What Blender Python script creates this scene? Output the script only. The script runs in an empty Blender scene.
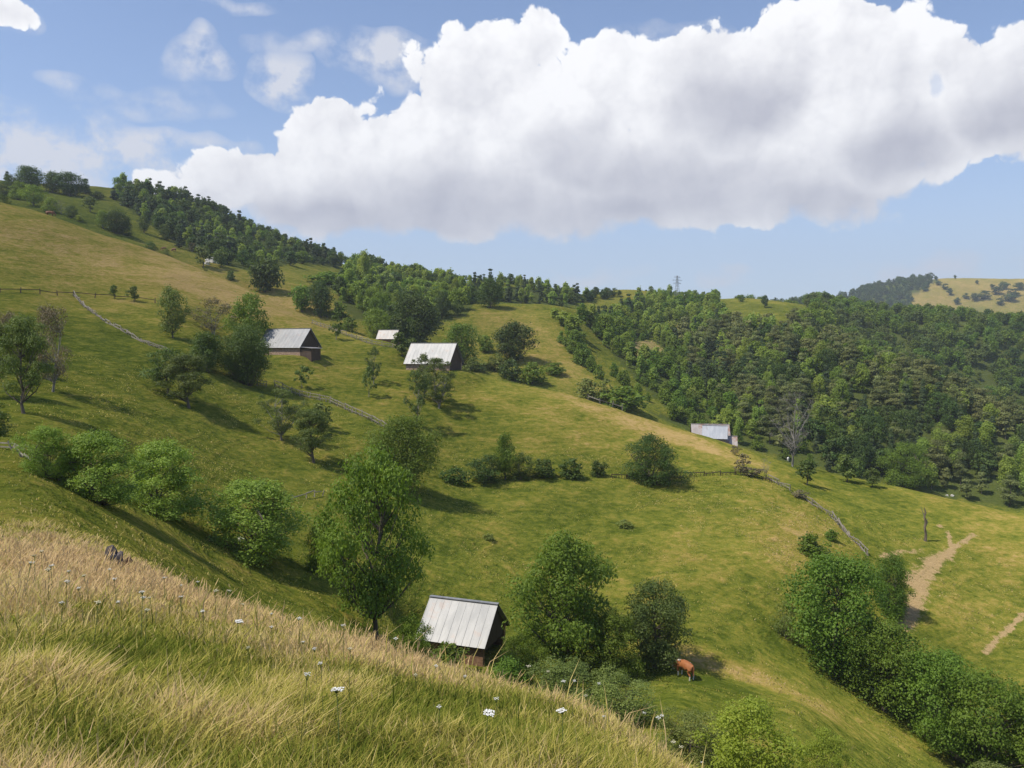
import bpy, math, random
import numpy as np
from mathutils import Vector, Matrix, noise as mnoise

# ------------------------------------------------------------------ camera, sky, sun, exposure
SC = bpy.context.scene
COL = SC.collection
FPX = 804.0                      # focal length in pixels at 1024 wide
PITCH = -0.0485
cam_d = bpy.data.cameras.new('camera')
cam = bpy.data.objects.new('camera', cam_d); COL.objects.link(cam)
cam_d.sensor_width = 36.0
cam_d.lens = FPX / 1024.0 * 36.0
cam_d.clip_start = 0.05; cam_d.clip_end = 30000
cam.location = (0, 0, 0)
cam.rotation_euler = (math.pi/2 + PITCH, 0, 0)
SC.camera = cam
SUN_EL, SUN_AZ = math.radians(56), math.radians(-112)      # azimuth from +Y, clockwise positive: left, a little behind
sun_dir = Vector((math.sin(SUN_AZ)*math.cos(SUN_EL), math.cos(SUN_AZ)*math.cos(SUN_EL), math.sin(SUN_EL)))
sl = bpy.data.lights.new('sun', 'SUN'); sl.energy = 4.2; sl.angle = math.radians(0.5); sl.color = (1.0, 0.92, 0.76)
so = bpy.data.objects.new('sun', sl); COL.objects.link(so)
so.rotation_euler = sun_dir.to_track_quat('Z', 'Y').to_euler()
SC.view_settings.view_transform = 'Standard'; SC.view_settings.look = 'None'
SC.view_settings.gamma = 1.0; SC.view_settings.use_curve_mapping = False
SC.view_settings.exposure = 0.24
SC.cycles.max_bounces = 5; SC.cycles.diffuse_bounces = 2; SC.cycles.glossy_bounces = 1
SC.cycles.transmission_bounces = 2; SC.cycles.transparent_max_bounces = 6; SC.cycles.volume_bounces = 0
SC.cycles.use_denoising = True
SC.render.use_persistent_data = False

class NT:
    """tiny helper to write node graphs"""
    def __init__(s, tree): s.t = tree
    def n(s, typ, **kw):
        nd = s.t.nodes.new(typ)
        for k, v in kw.items(): setattr(nd, k, v)
        return nd
    def link(s, a, b): s.t.links.new(a, b)
    def put(s, sock, v):
        if isinstance(v, bpy.types.NodeSocket): s.t.links.new(v, sock)
        elif isinstance(v, (tuple, list)) and len(v) == 3 and sock.type == 'RGBA': sock.default_value = (*v, 1)
        else: sock.default_value = v
    def m(s, op, a, b=None, c=None, clamp=False):
        nd = s.n('ShaderNodeMath', operation=op); nd.use_clamp = clamp
        s.put(nd.inputs[0], a)
        if b is not None: s.put(nd.inputs[1], b)
        if c is not None: s.put(nd.inputs[2], c)
        return nd.outputs[0]
    def v(s, op, a, b=None, sc=None):
        nd = s.n('ShaderNodeVectorMath', operation=op)
        s.put(nd.inputs[0], a)
        if b is not None: s.put(nd.inputs[1], b)
        if sc is not None: s.put(nd.inputs['Scale'], sc)
        return nd.outputs['Value'] if op in ('DOT_PRODUCT', 'LENGTH', 'DISTANCE') else nd.outputs[0]
    def noise(s, vec, scale, detail=3, rough=.55, dist=0.0, col=False):
        nd = s.n('ShaderNodeTexNoise'); s.put(nd.inputs['Vector'], vec)
        nd.inputs['Scale'].default_value = scale; nd.inputs['Detail'].default_value = detail
        nd.inputs['Roughness'].default_value = rough; nd.inputs['Distortion'].default_value = dist
        return nd.outputs['Color' if col else 'Fac']
    def ramp(s, fac, lo, hi, a=0.0, b=1.0, smooth=True):
        nd = s.n('ShaderNodeMapRange'); nd.interpolation_type = 'SMOOTHSTEP' if smooth else 'LINEAR'
        s.put(nd.inputs[0], fac); s.put(nd.inputs[1], lo); s.put(nd.inputs[2], hi); s.put(nd.inputs[3], a); s.put(nd.inputs[4], b)
        return nd.outputs[0]
    def mix(s, f, a, b, blend='MIX'):
        nd = s.n('ShaderNodeMix', data_type='RGBA', blend_type=blend)
        s.put(nd.inputs[0], f); s.put(nd.inputs[6], a); s.put(nd.inputs[7], b)
        return nd.outputs[2]

def build_world():
    w = bpy.data.worlds.new('World'); SC.world = w; w.use_nodes = True
    t = w.node_tree; t.nodes.clear(); g = NT(t)
    out = g.n('ShaderNodeOutputWorld'); bg = g.n('ShaderNodeBackground'); g.link(bg.outputs[0], out.inputs[0])
    STR = 0.14
    bg.inputs[1].default_value = STR
    sky = g.n('ShaderNodeTexSky'); sky.sky_type = 'NISHITA'; sky.sun_disc = False
    sky.sun_elevation = SUN_EL; sky.sun_rotation = SUN_AZ
    sky.altitude = 900; sky.air_density = 1.0; sky.dust_density = 0.7; sky.ozone_density = 2.2
    # ---- cloud density as a function of the direction: bearing and height in degrees
    def deg(px, py):
        u = (px-512)/FPX; v = (384-py)/FPX
        dy = math.cos(PITCH)-v*math.sin(PITCH); dz = math.sin(PITCH)+v*math.cos(PITCH)
        return math.degrees(math.atan2(u, dy)), math.degrees(math.atan2(dz, math.hypot(u, dy)))
    BIG = [(905,78,50,36),(930,120,50,46),(950,62,44,34),(952,152,44,34),(965,105,40,50),(330,128,40,26),(475,112,50,44),(695,98,60,44),(0,10,36,24),(700,60,60,30),(190,196,60,20),(240,182,50,28),(312,178,70,62),(312,132,30,26),(380,165,80,60),(452,140,75,82),(520,120,65,90),(534,36,27,28),
           (482,72,42,45),(596,100,60,66),(612,62,46,34),(655,90,30,45),(560,185,120,62),(690,160,100,72),(765,120,80,82),(800,60,66,52),(852,55,70,66),
           (858,16,42,30),(915,52,44,24),(820,165,120,60),(905,120,40,70),(990,80,48,50),(1030,60,60,50),(1040,110,60,70),(985,140,55,38),(1100,120,90,60),(430,205,120,42),(330,210,110,34),
           (700,205,160,34),(1250,60,160,50),(-330,160,160,60),(-180,60,60,30)]
    WISP = [(105,160,150,34,1.5),(5,16,42,26,.8),(200,64,46,26,1.3),(196,42,16,14,.6),(286,80,34,36,1.6),(385,62,70,32,1.3),(10,150,90,50,2.0),(145,144,120,20,1.0),(45,158,90,34,.9),(75,84,34,12,.5),
            (238,5,50,10,.6),(330,48,90,14,.5),(548,274,26,12,.9),(150,176,120,24,.7),(690,45,60,26,.7),(640,40,60,20,.4),(930,268,130,16,.45),(725,280,30,9,.6),(100,120,40,12,.4),(150,100,90,20,.35),(600,275,60,10,.4),
            (-120,120,80,30,.7),(1180,250,120,16,.6)]
    DARK = [(360,222,150,30),(450,205,110,45),(575,160,60,34),(600,210,150,36),(640,175,100,36),(725,110,62,40),(700,190,110,40),(820,200,110,26),(900,150,60,36),(1010,120,60,40),(420,225,120,26),(520,215,120,34),(300,218,90,18)]
    h = g
    tc = g.n('ShaderNodeTexCoord'); sx = g.n('ShaderNodeSeparateXYZ'); g.link(tc.outputs['Generated'], sx.inputs[0])
    az0 = h.m('MULTIPLY', h.m('ARCTAN2', sx.outputs[0], sx.outputs[1]), 57.29578)
    el0 = h.m('MULTIPLY', h.m('ARCSINE', sx.outputs[2]), 57.29578)
    cb = h.n('ShaderNodeCombineXYZ'); h.link(az0, cb.inputs[0]); h.link(el0, cb.inputs[1]); P = cb.outputs[0]
    def noise2(vec, scale, detail=3, rough=.55, dist=0.0, col=False):
        nd = h.n('ShaderNodeTexNoise'); nd.noise_dimensions = '2D'; h.link(vec, nd.inputs['Vector'])
        nd.inputs['Scale'].default_value = scale; nd.inputs['Detail'].default_value = detail
        nd.inputs['Roughness'].default_value = rough; nd.inputs['Distortion'].default_value = dist
        return nd.outputs['Color' if col else 'Fac']
    # warp the direction a little so that no outline stays an ellipse
    Pw = h.v('ADD', P, h.v('SCALE', h.v('SUBTRACT', noise2(P, .16, 2, .6, col=True), (.5, .5, .5)), sc=3.2))
    sw = h.n('ShaderNodeSeparateXYZ'); h.link(Pw, sw.inputs[0]); az, el = sw.outputs[0], sw.outputs[1]
    def blobs(L, k=None):
        acc = None
        for b in L:
            a, e = deg(b[0], b[1]); ra = abs(deg(b[0]+b[2], b[1])[0]-deg(b[0]-b[2], b[1])[0])/2; re = abs(deg(b[0], b[1]+b[3])[1]-deg(b[0], b[1]-b[3])[1])/2
            x = h.m('MULTIPLY_ADD', az, 1/ra, -a/ra); y = h.m('MULTIPLY_ADD', el, 1/re, -e/re)
            d = h.m('SQRT', h.m('MULTIPLY_ADD', x, x, h.m('MULTIPLY', y, y)))
            f = h.m('SUBTRACT', 1.0, d)
            if len(b) > 4: f = h.m('MULTIPLY', h.m('MAXIMUM', f, 0.0), b[4])
            if acc is None: acc = f
            else:
                nd = h.n('ShaderNodeMath', operation='SMOOTH_MAX' if k else 'MAXIMUM'); h.link(acc, nd.inputs[0]); h.link(f, nd.inputs[1])
                if k: nd.inputs[2].default_value = k
                acc = nd.outputs[0]
        return acc
    B = blobs(BIG, .18); U = blobs(DARK, .3); W = blobs(WISP)
    def bumps(off, full=True):
        Q = h.v('ADD', P, off) if off else P
        wq = h.v('ADD', Q, h.v('SCALE', h.v('SUBTRACT', noise2(Q, .5, 2, .5, col=True), (.5, .5, .5)), sc=1.6))
        acc = h.m('MULTIPLY', h.m('SUBTRACT', noise2(Q, .45, 7, .58),   .5), .44)
        for sc_, am in ((.25, .46), (.62, .22), (1.5, .12), (3.6, .05)):
            vo = h.n('ShaderNodeTexVoronoi', feature='F1'); vo.voronoi_dimensions = '2D'; vo.inputs['Scale'].default_value = sc_
            h.link(wq, vo.inputs['Vector'])
            dd = vo.outputs['Distance']
            acc = h.m('ADD', acc, h.m('MULTIPLY', h.m('SUBTRACT', .30, h.m('MULTIPLY', dd, dd)), am*1.3))
        return acc
    N0 = bumps(None); N1 = bumps((-.75, .9, 0)); N2 = bumps((-2.2, 2.4, 0))
    under = g.ramp(U, -.5, .8)
    F = g.m('ADD', B, g.m('MULTIPLY', N0, g.m('SUBTRACT', 1.0, g.m('MULTIPLY', under, .55))))
    gap = g.ramp(g.m('ADD', blobs([(934,86,12,14)]), g.m('MULTIPLY', g.m('SUBTRACT', noise2(P, .6, 6, .62), .5), 2.4)), .05, .75)
    alpha = g.ramp(F, .03, g.m('ADD', .15, g.m('MULTIPLY', under, .24)))
    alpha = g.m('MULTIPLY', alpha, g.m('SUBTRACT', 1.0, g.m('MULTIPLY', gap, .35)))
    lit = g.m('ADD', g.m('MULTIPLY', g.m('SUBTRACT', N0, N1), .42), g.m('MULTIPLY', g.m('SUBTRACT', N0, N2), .30))
    soft = g.m('SUBTRACT', noise2(P, .10, 3, .5), .5)            # broad soft greys inside the bank
    lit = g.m('MULTIPLY', lit, g.m('SUBTRACT', 1.0, g.m('MULTIPLY', under, .45)))
    lit = g.m('SUBTRACT', lit, g.m('MULTIPLY', soft, .55))
    sh = g.m('ADD', g.m('SUBTRACT', .90, g.m('MULTIPLY', under, .60)), g.m('MULTIPLY', lit, .8))
    sh = g.m('ADD', sh, g.m('MULTIPLY', g.m('SUBTRACT', .5, B), .18))
    sh = g.ramp(sh, 0.0, 1.05, 0, 1, False)
    cc = g.v('SCALE', g.mix(sh, (.40, .405, .48), (.97, .965, .97)), sc=1/STR)
    st = h.n('ShaderNodeMapping'); st.inputs['Scale'].default_value = (1, 1.3, 1); h.link(P, st.inputs['Vector'])
    wn2 = noise2(st.outputs[0], .30, 8, .60, .1)
    W = h.m('MULTIPLY', h.m('POWER', h.m('MAXIMUM', W, 0.0), .55), h.ramp(wn2, .34, .70))
    wcol = g.v('SCALE', g.mix(.5, (.60, .63, .71), (.74, .74, .78)), sc=1/STR)
    base = g.mix(1.0, sky.outputs[0], (1.02, 1.0, 1.04), 'MULTIPLY')
    low = g.ramp(el0, 16, 0)
    base = g.mix(g.m('MULTIPLY', low, .68), base, tuple(v/STR for v in (.48, .59, .76)))
    c = g.mix(g.m('MINIMUM', g.m('MULTIPLY', W, 1.2), .9), base, wcol)
    c = g.mix(alpha, c, cc)
    g.link(c, bg.inputs[0])
    w.cycles.sampling_method = 'MANUAL'; w.cycles.sample_map_resolution = 256
build_world()


# ------------------------------------------------------------------ terrain: hills round the camera
def ray(px, py):
    u = (px-512)/FPX; v = (384-py)/FPX
    dx = u; dy = math.cos(PITCH)-v*math.sin(PITCH); dz = math.sin(PITCH)+v*math.cos(PITCH)
    return dx, dy, dz
def az_el(px, py):
    dx, dy, dz = ray(px, py); h = math.hypot(dx, dy)
    return math.atan2(dx, dy), dz/h
# for some bearings: where the ground lies; (distance, height seen as picture row, metres above/below that sight line)
# order: near, brow of the near slope, below it, gully, foot of meadow, mid meadow, spur crest, dip, slope, second crest, dip, top, dip, far ridge, dip, farthest hill, end
T_ = {
0:   [(3.6,768,0),(20,545,0),(32,515,0),(52,452,0),(80,413,0),(165,292,0),(270,202,0),(320,202,-7),(390,194,-1),(420,190,0),(450,187,0),(490,182,0),(690,182,-40),(1100,345,-10),(1300,345,-60),(1900,345,-50),(4500,345,-300)],
100: [(3.4,768,0),(18.5,566,0),(31,540,0),(55,486,0),(83,427,0),(175,298,0),(264,233,0),(310,233,-6),(350,225,0),(410,207,0),(450,197,0),(500,188,0),(700,188,-40),(1100,345,-10),(1300,345,-60),(1900,345,-50),(4500,345,-300)],
172: [(3.3,768,0),(17,587,0),(30,565,-.6),(57,515,0),(85,452,0),(172,304,0),(258,258,0),(300,258,-6),(345,248,0),(405,228,0),(450,214,0),(500,197,0),(700,197,-40),(1100,345,-10),(1300,345,-60),(1900,345,-50),(4500,345,-300)],
250: [(3.2,768,0),(16,604,0),(28,590,-1.5),(58,553,0),(85,482,0),(140,378,0),(235,291,0),(280,291,-5),(325,275,0),(390,258,0),(440,248,0),(500,232,0),(700,232,-40),(1100,345,-10),(1300,345,-60),(1900,345,-50),(4500,345,-300)],
340: [(3.1,768,0),(13.5,627,0),(28,622,-1.5),(57,590,0),(85,505,0),(130,405,0),(198,332,0),(245,332,-5),(300,302,0),(370,283,0),(430,273,0),(500,263,0),(700,263,-40),(1100,345,-10),(1300,345,-60),(1900,345,-50),(4500,345,-300)],
400: [(3.05,768,0),(13,645,0),(28,645,-2),(58,625,0),(80,545,0),(120,435,0),(178,347,0),(225,347,-5),(280,330,0),(360,302,0),(420,292,0),(480,280,0),(680,280,-40),(1100,345,-20),(1300,345,-60),(1900,345,-50),(4500,345,-300)],
460: [(3,768,0),(12.5,661,0),(28,665,-2),(60,656,0),(79,562,0),(112,480,0),(164,372,0),(215,372,-5),(270,352,0),(340,304,0),(370,304,-3),(450,284,0),(650,284,-40),(1100,345,-20),(1300,345,-60),(1900,345,-50),(4500,345,-300)],
505: [(3,768,0),(11.8,675,0),(27,678,-2),(59,665,0),(76,590,0),(112,480,0),(161,382,0),(210,382,-5),(266,360,0),(345,304,0),(380,304,-2),(465,281,0),(660,281,-40),(1100,345,-20),(1300,345,-60),(1900,345,-50),(4500,345,-300)],
560: [(3,768,0),(11,690,0),(26,690,-2),(58,674,0),(72,622,0),(113,478,0),(159,393,0),(205,393,-5),(262,368,0),(350,305,0),(390,305,-4),(480,298,0),(680,298,-40),(1100,345,-20),(1300,345,-60),(1900,345,-50),(4500,345,-300)],
630: [(3,768,-.2),(10.3,720,0),(25.5,718,-2),(57,680,0),(68,640,0),(118,476,0),(157,414,0),(205,414,-6),(270,383,0),(400,328,0),(450,312,0),(600,290,0),(800,290,-40),(1100,345,-20),(1300,345,-60),(1900,335,-20),(4500,345,-300)],
690: [(3,768,-.5),(9.3,752,-.1),(25,745,-2),(56,685,0),(64,660,0),(122,475,0),(155,433,0),(210,433,-6),(270,408,0),(400,342,0),(450,325,0),(580,300,0),(780,300,-40),(1100,335,-10),(1300,335,-60),(1900,327,-5),(4500,345,-300)],
750: [(3,768,-.75),(8.5,785,-.4),(24,770,-2),(55,703,0),(67,663,0),(123,480,0),(153,452,0),(212,452,-7),(268,422,0),(385,345,0),(435,328,0),(610,299,0),(800,299,-30),(1100,310,0),(1300,310,-60),(1900,325,0),(4500,345,-300)],
800: [(3,768,-.95),(8,790,-.9),(24,795,-2.5),(56,706,0),(73,662,0),(124,490,0),(152,467,0),(215,467,-8),(265,432,0),(372,350,0),(420,332,0),(620,305,0),(820,305,-30),(1130,305,0),(1320,305,-60),(1900,313,0),(4500,345,-300)],
840: [(3,768,-.95),(8,792,-.9),(24,798,-2.5),(57,728,0),(74,680,0),(120,515,0),(151,475,0),(215,475,-9),(268,440,0),(366,357,0),(425,350,0),(635,311,0),(820,311,-30),(1150,305,0),(1340,305,-60),(1900,298,0),(4500,345,-300)],
880: [(3,768,-.95),(8,795,-.9),(24,800,-2),(56,755,0),(75,700,0),(114,545,0),(150,484,0),(215,484,-11),(270,452,0),(360,371,0),(430,371,-10),(650,315,0),(830,315,-20),(1150,314,0),(1340,314,-50),(1900,286,0),(4500,345,-300)],
950: [(3,768,-.95),(8,795,-.9),(24,800,-2),(54,800,0),(74,738,0),(108,590,0),(148,498,0),(215,498,-12),(270,478,0),(350,396,0),(430,396,-15),(650,320,0),(850,320,-20),(1150,328,0),(1340,328,-50),(1900,279,0),(4500,345,-300)],
1024:[(3,768,-.95),(8,795,-.9),(24,800,-2),(50,820,0),(72,788,0),(106,630,0),(146,514,0),(215,514,-14),(270,492,0),(345,435,0),(440,435,-20),(660,326,0),(860,326,-20),(1150,330,0),(1340,330,-50),(1900,280,0),(4500,345,-300)],
}
def pchip_slopes(x, y):
    h = np.diff(x, axis=0); d = np.diff(y, axis=0)/h
    m = np.zeros_like(y)
    a, b = d[:-1], d[1:]; w1 = 2*h[1:]+h[:-1]; w2 = h[1:]+2*h[:-1]
    with np.errstate(divide='ignore', invalid='ignore'):
        mm = (w1+w2)/(w1/a+w2/b)
    m[1:-1] = np.where(a*b > 0, mm, 0.0)
    m[0] = d[0]; m[-1] = d[-1]
    return m
def pchip_eval(x, y, m, q):
    """x,y,m: (n,) ; q: any"""
    i = np.clip(np.searchsorted(x, q)-1, 0, len(x)-2)
    h = x[i+1]-x[i]; t = np.clip((q-x[i])/h, 0, 1)
    return (y[i]*(1+2*t)*(1-t)**2 + m[i]*h*t*(1-t)**2 + y[i+1]*t*t*(3-2*t) + m[i+1]*h*t*t*(t-1))
cols = []
for px, L in sorted(T_.items()):
    a, _ = az_el(px, 345)
    rs = [0.0]+[e[0] for e in L]
    zs = [-1.62]+[e[0]*az_el(px, e[1])[1]+e[2] for e in L]
    zs[2] -= .34
    rs[1] = .45*rs[2]; zs[1] = -1.62+(zs[2]+1.62)*.45+.06          # the near slope falls evenly to its brow
    cols.append((a, rs, zs))
def shifted(base, a, k, add):
    rs = list(base[1]); zs = [z*k+add*r for z, r in zip(base[2], rs)]; zs[0] = -1.62
    return (a, rs, zs)
L0, R0 = cols[0], cols[-1]
rad = math.radians
cols = [shifted(L0, rad(-180), 0.15, .12), shifted(L0, rad(-120), 0.4, .08), shifted(L0, rad(-70), .9, 0.02), shifted(L0, rad(-48), 1, 0)] + cols + \
       [shifted(R0, rad(46), 1.0, 0), shifted(R0, rad(75), .9, 0), shifted(R0, rad(125), .4, .05), shifted(L0, rad(180), 0.15, .12)]
A_ = np.array([c[0] for c in cols]); RS = np.array([c[1] for c in cols]); ZS = np.array([c[2] for c in cols])
MR = pchip_slopes(A_[:, None]*np.ones(RS.shape[1]), RS); MZ = pchip_slopes(A_[:, None]*np.ones(RS.shape[1]), ZS)
AZ = np.unique(np.concatenate([np.radians(np.arange(-38, 38.01, .125)), np.radians(np.arange(-180, -38, 3)), np.radians(np.arange(38, 180.1, 3))]))
NR = 640
RR = np.concatenate([[0.0], np.geomspace(0.6, 4500, NR-1)])
HT = np.zeros((len(AZ), NR))
RL = np.stack([pchip_eval(A_, RS[:, k], MR[:, k], AZ) for k in range(RS.shape[1])], 1)
ZL = np.stack([pchip_eval(A_, ZS[:, k], MZ[:, k], AZ) for k in range(RS.shape[1])], 1)
_k = np.exp(-.5*(np.arange(-24, 25)/9.0)**2); _k /= _k.sum()
_in = np.where(np.abs(AZ) < math.radians(37.9))[0]; _in = _in[24:-24]
_sm = lambda q: np.stack([np.convolve(q[:, k], _k, 'same') for k in range(q.shape[1])], 1)
RL[_in] = _sm(RL)[_in]; ZL[_in] = _sm(ZL)[_in]
for j, a in enumerate(AZ):
    r = RL[j]; z = ZL[j]
    m = pchip_slopes(r, z)
    HT[j] = pchip_eval(r, z, m, RR)
def fbm2(x, y, sc, seed, octv=4):
    """value noise, vectorised"""
    out = np.zeros_like(x, dtype=float); amp = 1.0; tot = 0
    for o in range(octv):
        X = x/sc*2**o+seed*17.3; Y = y/sc*2**o+seed*7.7
        xi = np.floor(X).astype(np.int64); yi = np.floor(Y).astype(np.int64); fx = X-xi; fy = Y-yi
        fx = fx*fx*(3-2*fx); fy = fy*fy*(3-2*fy)
        def hsh(i, j):
            n = (i*374761393+j*668265263+seed*1274126177+o*97) & 0x7fffffff
            n = ((n ^ (n >> 13))*1274126177) & 0x7fffffff
            return ((n ^ (n >> 16)) & 0xffff)/65535.0
        v = hsh(xi, yi)*(1-fx)*(1-fy)+hsh(xi+1, yi)*fx*(1-fy)+hsh(xi, yi+1)*(1-fx)*fy+hsh(xi+1, yi+1)*fx*fy
        out += amp*(v-.5); tot += amp; amp *= .5
    return out/tot*2
GA, GR = np.meshgrid(AZ, RR, indexing='ij')
GX = np.sin(GA)*GR; GY = np.cos(GA)*GR
HT += fbm2(GX, GY, 1.3, 3, 2)*0.05*np.clip(GR/3, 0, 1)*np.clip(40/np.maximum(GR, 1), 0, 1)
HT += fbm2(GX, GY, 7, 1)*np.clip((GR-10)/40, 0, 1)*0.35
HT += fbm2(GX, GY, 30, 2)*np.clip((GR-60)/200, 0, 1)*1.2
HT += fbm2(GX, GY, 160, 5)*np.clip((GR-700)/600, 0, 1)*5
_ai = np.arange(len(AZ)); _ri = np.arange(NR)
PADS = []
def ground(x, y):
    """height of the ground mesh under points (numpy)"""
    x = np.asarray(x, float); y = np.asarray(y, float)
    a = np.arctan2(x, y); r = np.hypot(x, y)
    fa = np.interp(a, AZ, _ai); fr = np.interp(r, RR, _ri)
    i = np.clip(fa.astype(int), 0, len(AZ)-2); j = np.clip(fr.astype(int), 0, NR-2); u = fa-i; v = fr-j
    return HT[i, j]*(1-u)*(1-v)+HT[i+1, j]*u*(1-v)+HT[i, j+1]*(1-u)*v+HT[i+1, j+1]*u*v
_rq = np.concatenate([np.arange(2, 120, .25), np.arange(120, 800, 1.0), np.arange(800, 3500, 8)])
def hit(px, py, rmin=0, rmax=1e9):
    """where a line of sight first meets the ground, at least rmin away"""
    a, e = az_el(px, py); q = _rq[(_rq >= rmin) & (_rq <= rmax)]
    g = ground(np.sin(a)*q, np.cos(a)*q)-e*q
    k = np.argmax(g >= 0) if (g >= 0).any() else np.argmax(g/q)
    r = q[k]; x, y = math.sin(a)*r, math.cos(a)*r
    return x, y, float(ground(x, y)), r
def level(px, py, r0, radius, dz=0.0, at_r=None):
    """a levelled patch of ground for a building"""
    global HT
    if at_r: a = az_el(px, 345)[0]; x, y = math.sin(a)*at_r, math.cos(a)*at_r
    else: x, y, _, r = hit(px, py, r0)
    z = float(ground(x, y))+dz; d = np.hypot(GX-x, GY-y); k = np.clip((d-radius)/(radius*1.0), 0, 1); k = k*k*(3-2*k)
    HT[:] = HT*k+z*(1-k)
    return x, y
PAD_A = level(289, 356, 100, 5.5); PAD_B = level(434, 371, 100, 5.5); PAD_C = level(464, 655, 40, 3.2, .25); level(684, 677, 40, 1.5)
def project(x, y, z):
    c, s = math.cos(PITCH), math.sin(PITCH)
    d = y*c+z*s; up = -y*s+z*c
    return 512+FPX*x/d, 384-FPX*up/d

def tag(o, label=None, cat=None, group=None, kind=None):
    if label: o['label'] = label
    if cat: o['category'] = cat
    if group: o['group'] = group
    if kind: o['kind'] = kind
    return o
def mesh_np(name, V, F, mats=(), smooth=False, mi=None):
    """F: (n,k) int array, or list of such arrays with different k"""
    me = bpy.data.meshes.new(name)
    Fs = F if isinstance(F, list) else [F]
    Fs = [np.asarray(f, np.int32) for f in Fs if len(f)]
    V = np.asarray(V, np.float32)
    loops = np.concatenate([f.ravel() for f in Fs]); tot = np.concatenate([np.full(len(f), f.shape[1], np.int32) for f in Fs])
    st = np.concatenate([[0], np.cumsum(tot)[:-1]]).astype(np.int32)
    me.vertices.add(len(V)); me.vertices.foreach_set('co', V.ravel())
    me.loops.add(len(loops)); me.loops.foreach_set('vertex_index', loops)
    me.polygons.add(len(tot)); me.polygons.foreach_set('loop_start', st)
    me.polygons.foreach_set('use_smooth', np.full(len(tot), smooth))
    for m in mats: me.materials.append(m)
    if mi is not None: me.polygons.foreach_set('material_index', np.asarray(mi, np.int32))
    me.update(calc_edges=True)
    return me
def link(name, me, parent=None, loc=None):
    o = bpy.data.objects.new(name, me); COL.objects.link(o)
    if parent: o.parent = parent
    if loc is not None: o.location = loc
    return o
def empty(name, loc, rz=0, scale=None):
    o = bpy.data.objects.new(name, None); COL.objects.link(o); o.location = loc; o.rotation_euler = (0, 0, rz)
    o.empty_display_size = .3
    if scale: o.scale = scale
    return o
def mat(name):
    m = bpy.data.materials.new(name); m.use_nodes = True; m.node_tree.nodes.clear()
    g = NT(m.node_tree); out = g.n('ShaderNodeOutputMaterial')
    return m, g, out
def fattr(me, name, vals, domain='POINT'):
    a = me.attributes.new(name, 'FLOAT', domain); a.data.foreach_set('value', np.asarray(vals, np.float32))

# ------------------------------------------------------------------ what the ground is covered with
GPX, GPY = project(GX, np.maximum(GY, .01), HT)
vis = GY > .5
def spots(L):
    acc = np.zeros_like(GX)
    for (px, py, sx, sy, r0, r1, val, rot) in L:
        c, s = math.cos(math.radians(rot)), math.sin(math.radians(rot))
        dx = (GPX-px); dy = (GPY-py)
        u = (dx*c+dy*s)/sx; v = (-dx*s+dy*c)/sy
        acc += np.where(vis & (GR > r0) & (GR < r1), val*np.exp(-.5*np.clip(u*u+v*v, 0, 40)), 0)
    return acc
DRY = 0.30 + 0.10*fbm2(GX, GY, 6, 11) + 0.16*fbm2(GX, GY, 22, 12)*np.clip(GR/60, 0, 1) + 0.22*fbm2(GX, GY, 2.2, 13)*np.clip(1.4-GR/25, 0, 1)
DRY += spots([(60,260,160,28,120,330,.38,18),(0,225,60,25,120,300,.15,0),(230,300,90,12,120,260,.35,18),(180,262,120,9,180,300,.3,22),
    (90,345,60,20,80,200,-.08,0),(250,500,120,40,40,120,.0,15),(300,365,60,12,100,180,.12,0),(320,380,40,15,90,170,-.05,0),
    (430,395,120,14,90,180,.14,10),(580,420,70,18,120,170,.18,18),(640,425,90,6,130,170,.45,20),(720,450,60,5,130,170,.35,20),
    (700,560,60,40,70,120,.16,0),(800,545,30,30,80,130,.35,20),(780,690,110,9,50,75,.30,22),(740,672,50,6,50,75,.25,20),
    (690,690,70,18,35,62,-.25,0),(560,620,100,30,60,90,-.04,0),(870,650,60,30,70,110,-.05,0),(900,480,80,18,110,160,-.12,10),
    (960,600,60,70,75,140,.16,0),(960,505,70,6,120,170,.35,14),(1000,560,40,40,80,150,.15,0),
    (480,350,40,12,200,330,.2,15),(560,360,60,14,200,350,.3,40),(490,320,70,8,250,370,.25,10),(290,300,60,10,250,400,.2,10),(220,262,60,20,280,420,.25,20),
    (60,225,60,20,300,460,-.2,0),(620,292,30,6,450,650,.2,0),(760,303,25,5,550,650,.2,0),(590,395,50,8,180,300,.1,30),
    (100,575,110,13,12,27,.65,8),(300,612,140,11,10,22,.62,8),(500,680,130,12,8,17,.6,14),(30,600,60,25,7,20,.3,0),(650,740,70,14,6,14,.45,28),
    (150,650,80,25,4,12,-.22,0),(80,750,60,25,2,8,-.25,0),(420,720,120,25,3,10,-.1,0),(140,540,160,24,22,60,.10,10)])  # last spot: paler colour added to brighten the dim slope behind the brow
_edge = GPX+60*fbm2(GX, GY, 120, 61, 4)
DRY += np.clip((GR-1450)/200, 0, 1)*(.42+.25*fbm2(GX, GY, 90, 62))*(_edge > 905)*vis + np.clip((GR-1450)/200, 0, 1)*-.3*(_edge <= 905)
DRY += np.clip((34-GR)/8, 0, 1)*(.18+.44*fbm2(GX, GY, 1.0, 23, 3)+.25*fbm2(GX, GY, 4.0, 24, 2))
DRY = np.clip(DRY, 0, 1)
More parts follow.
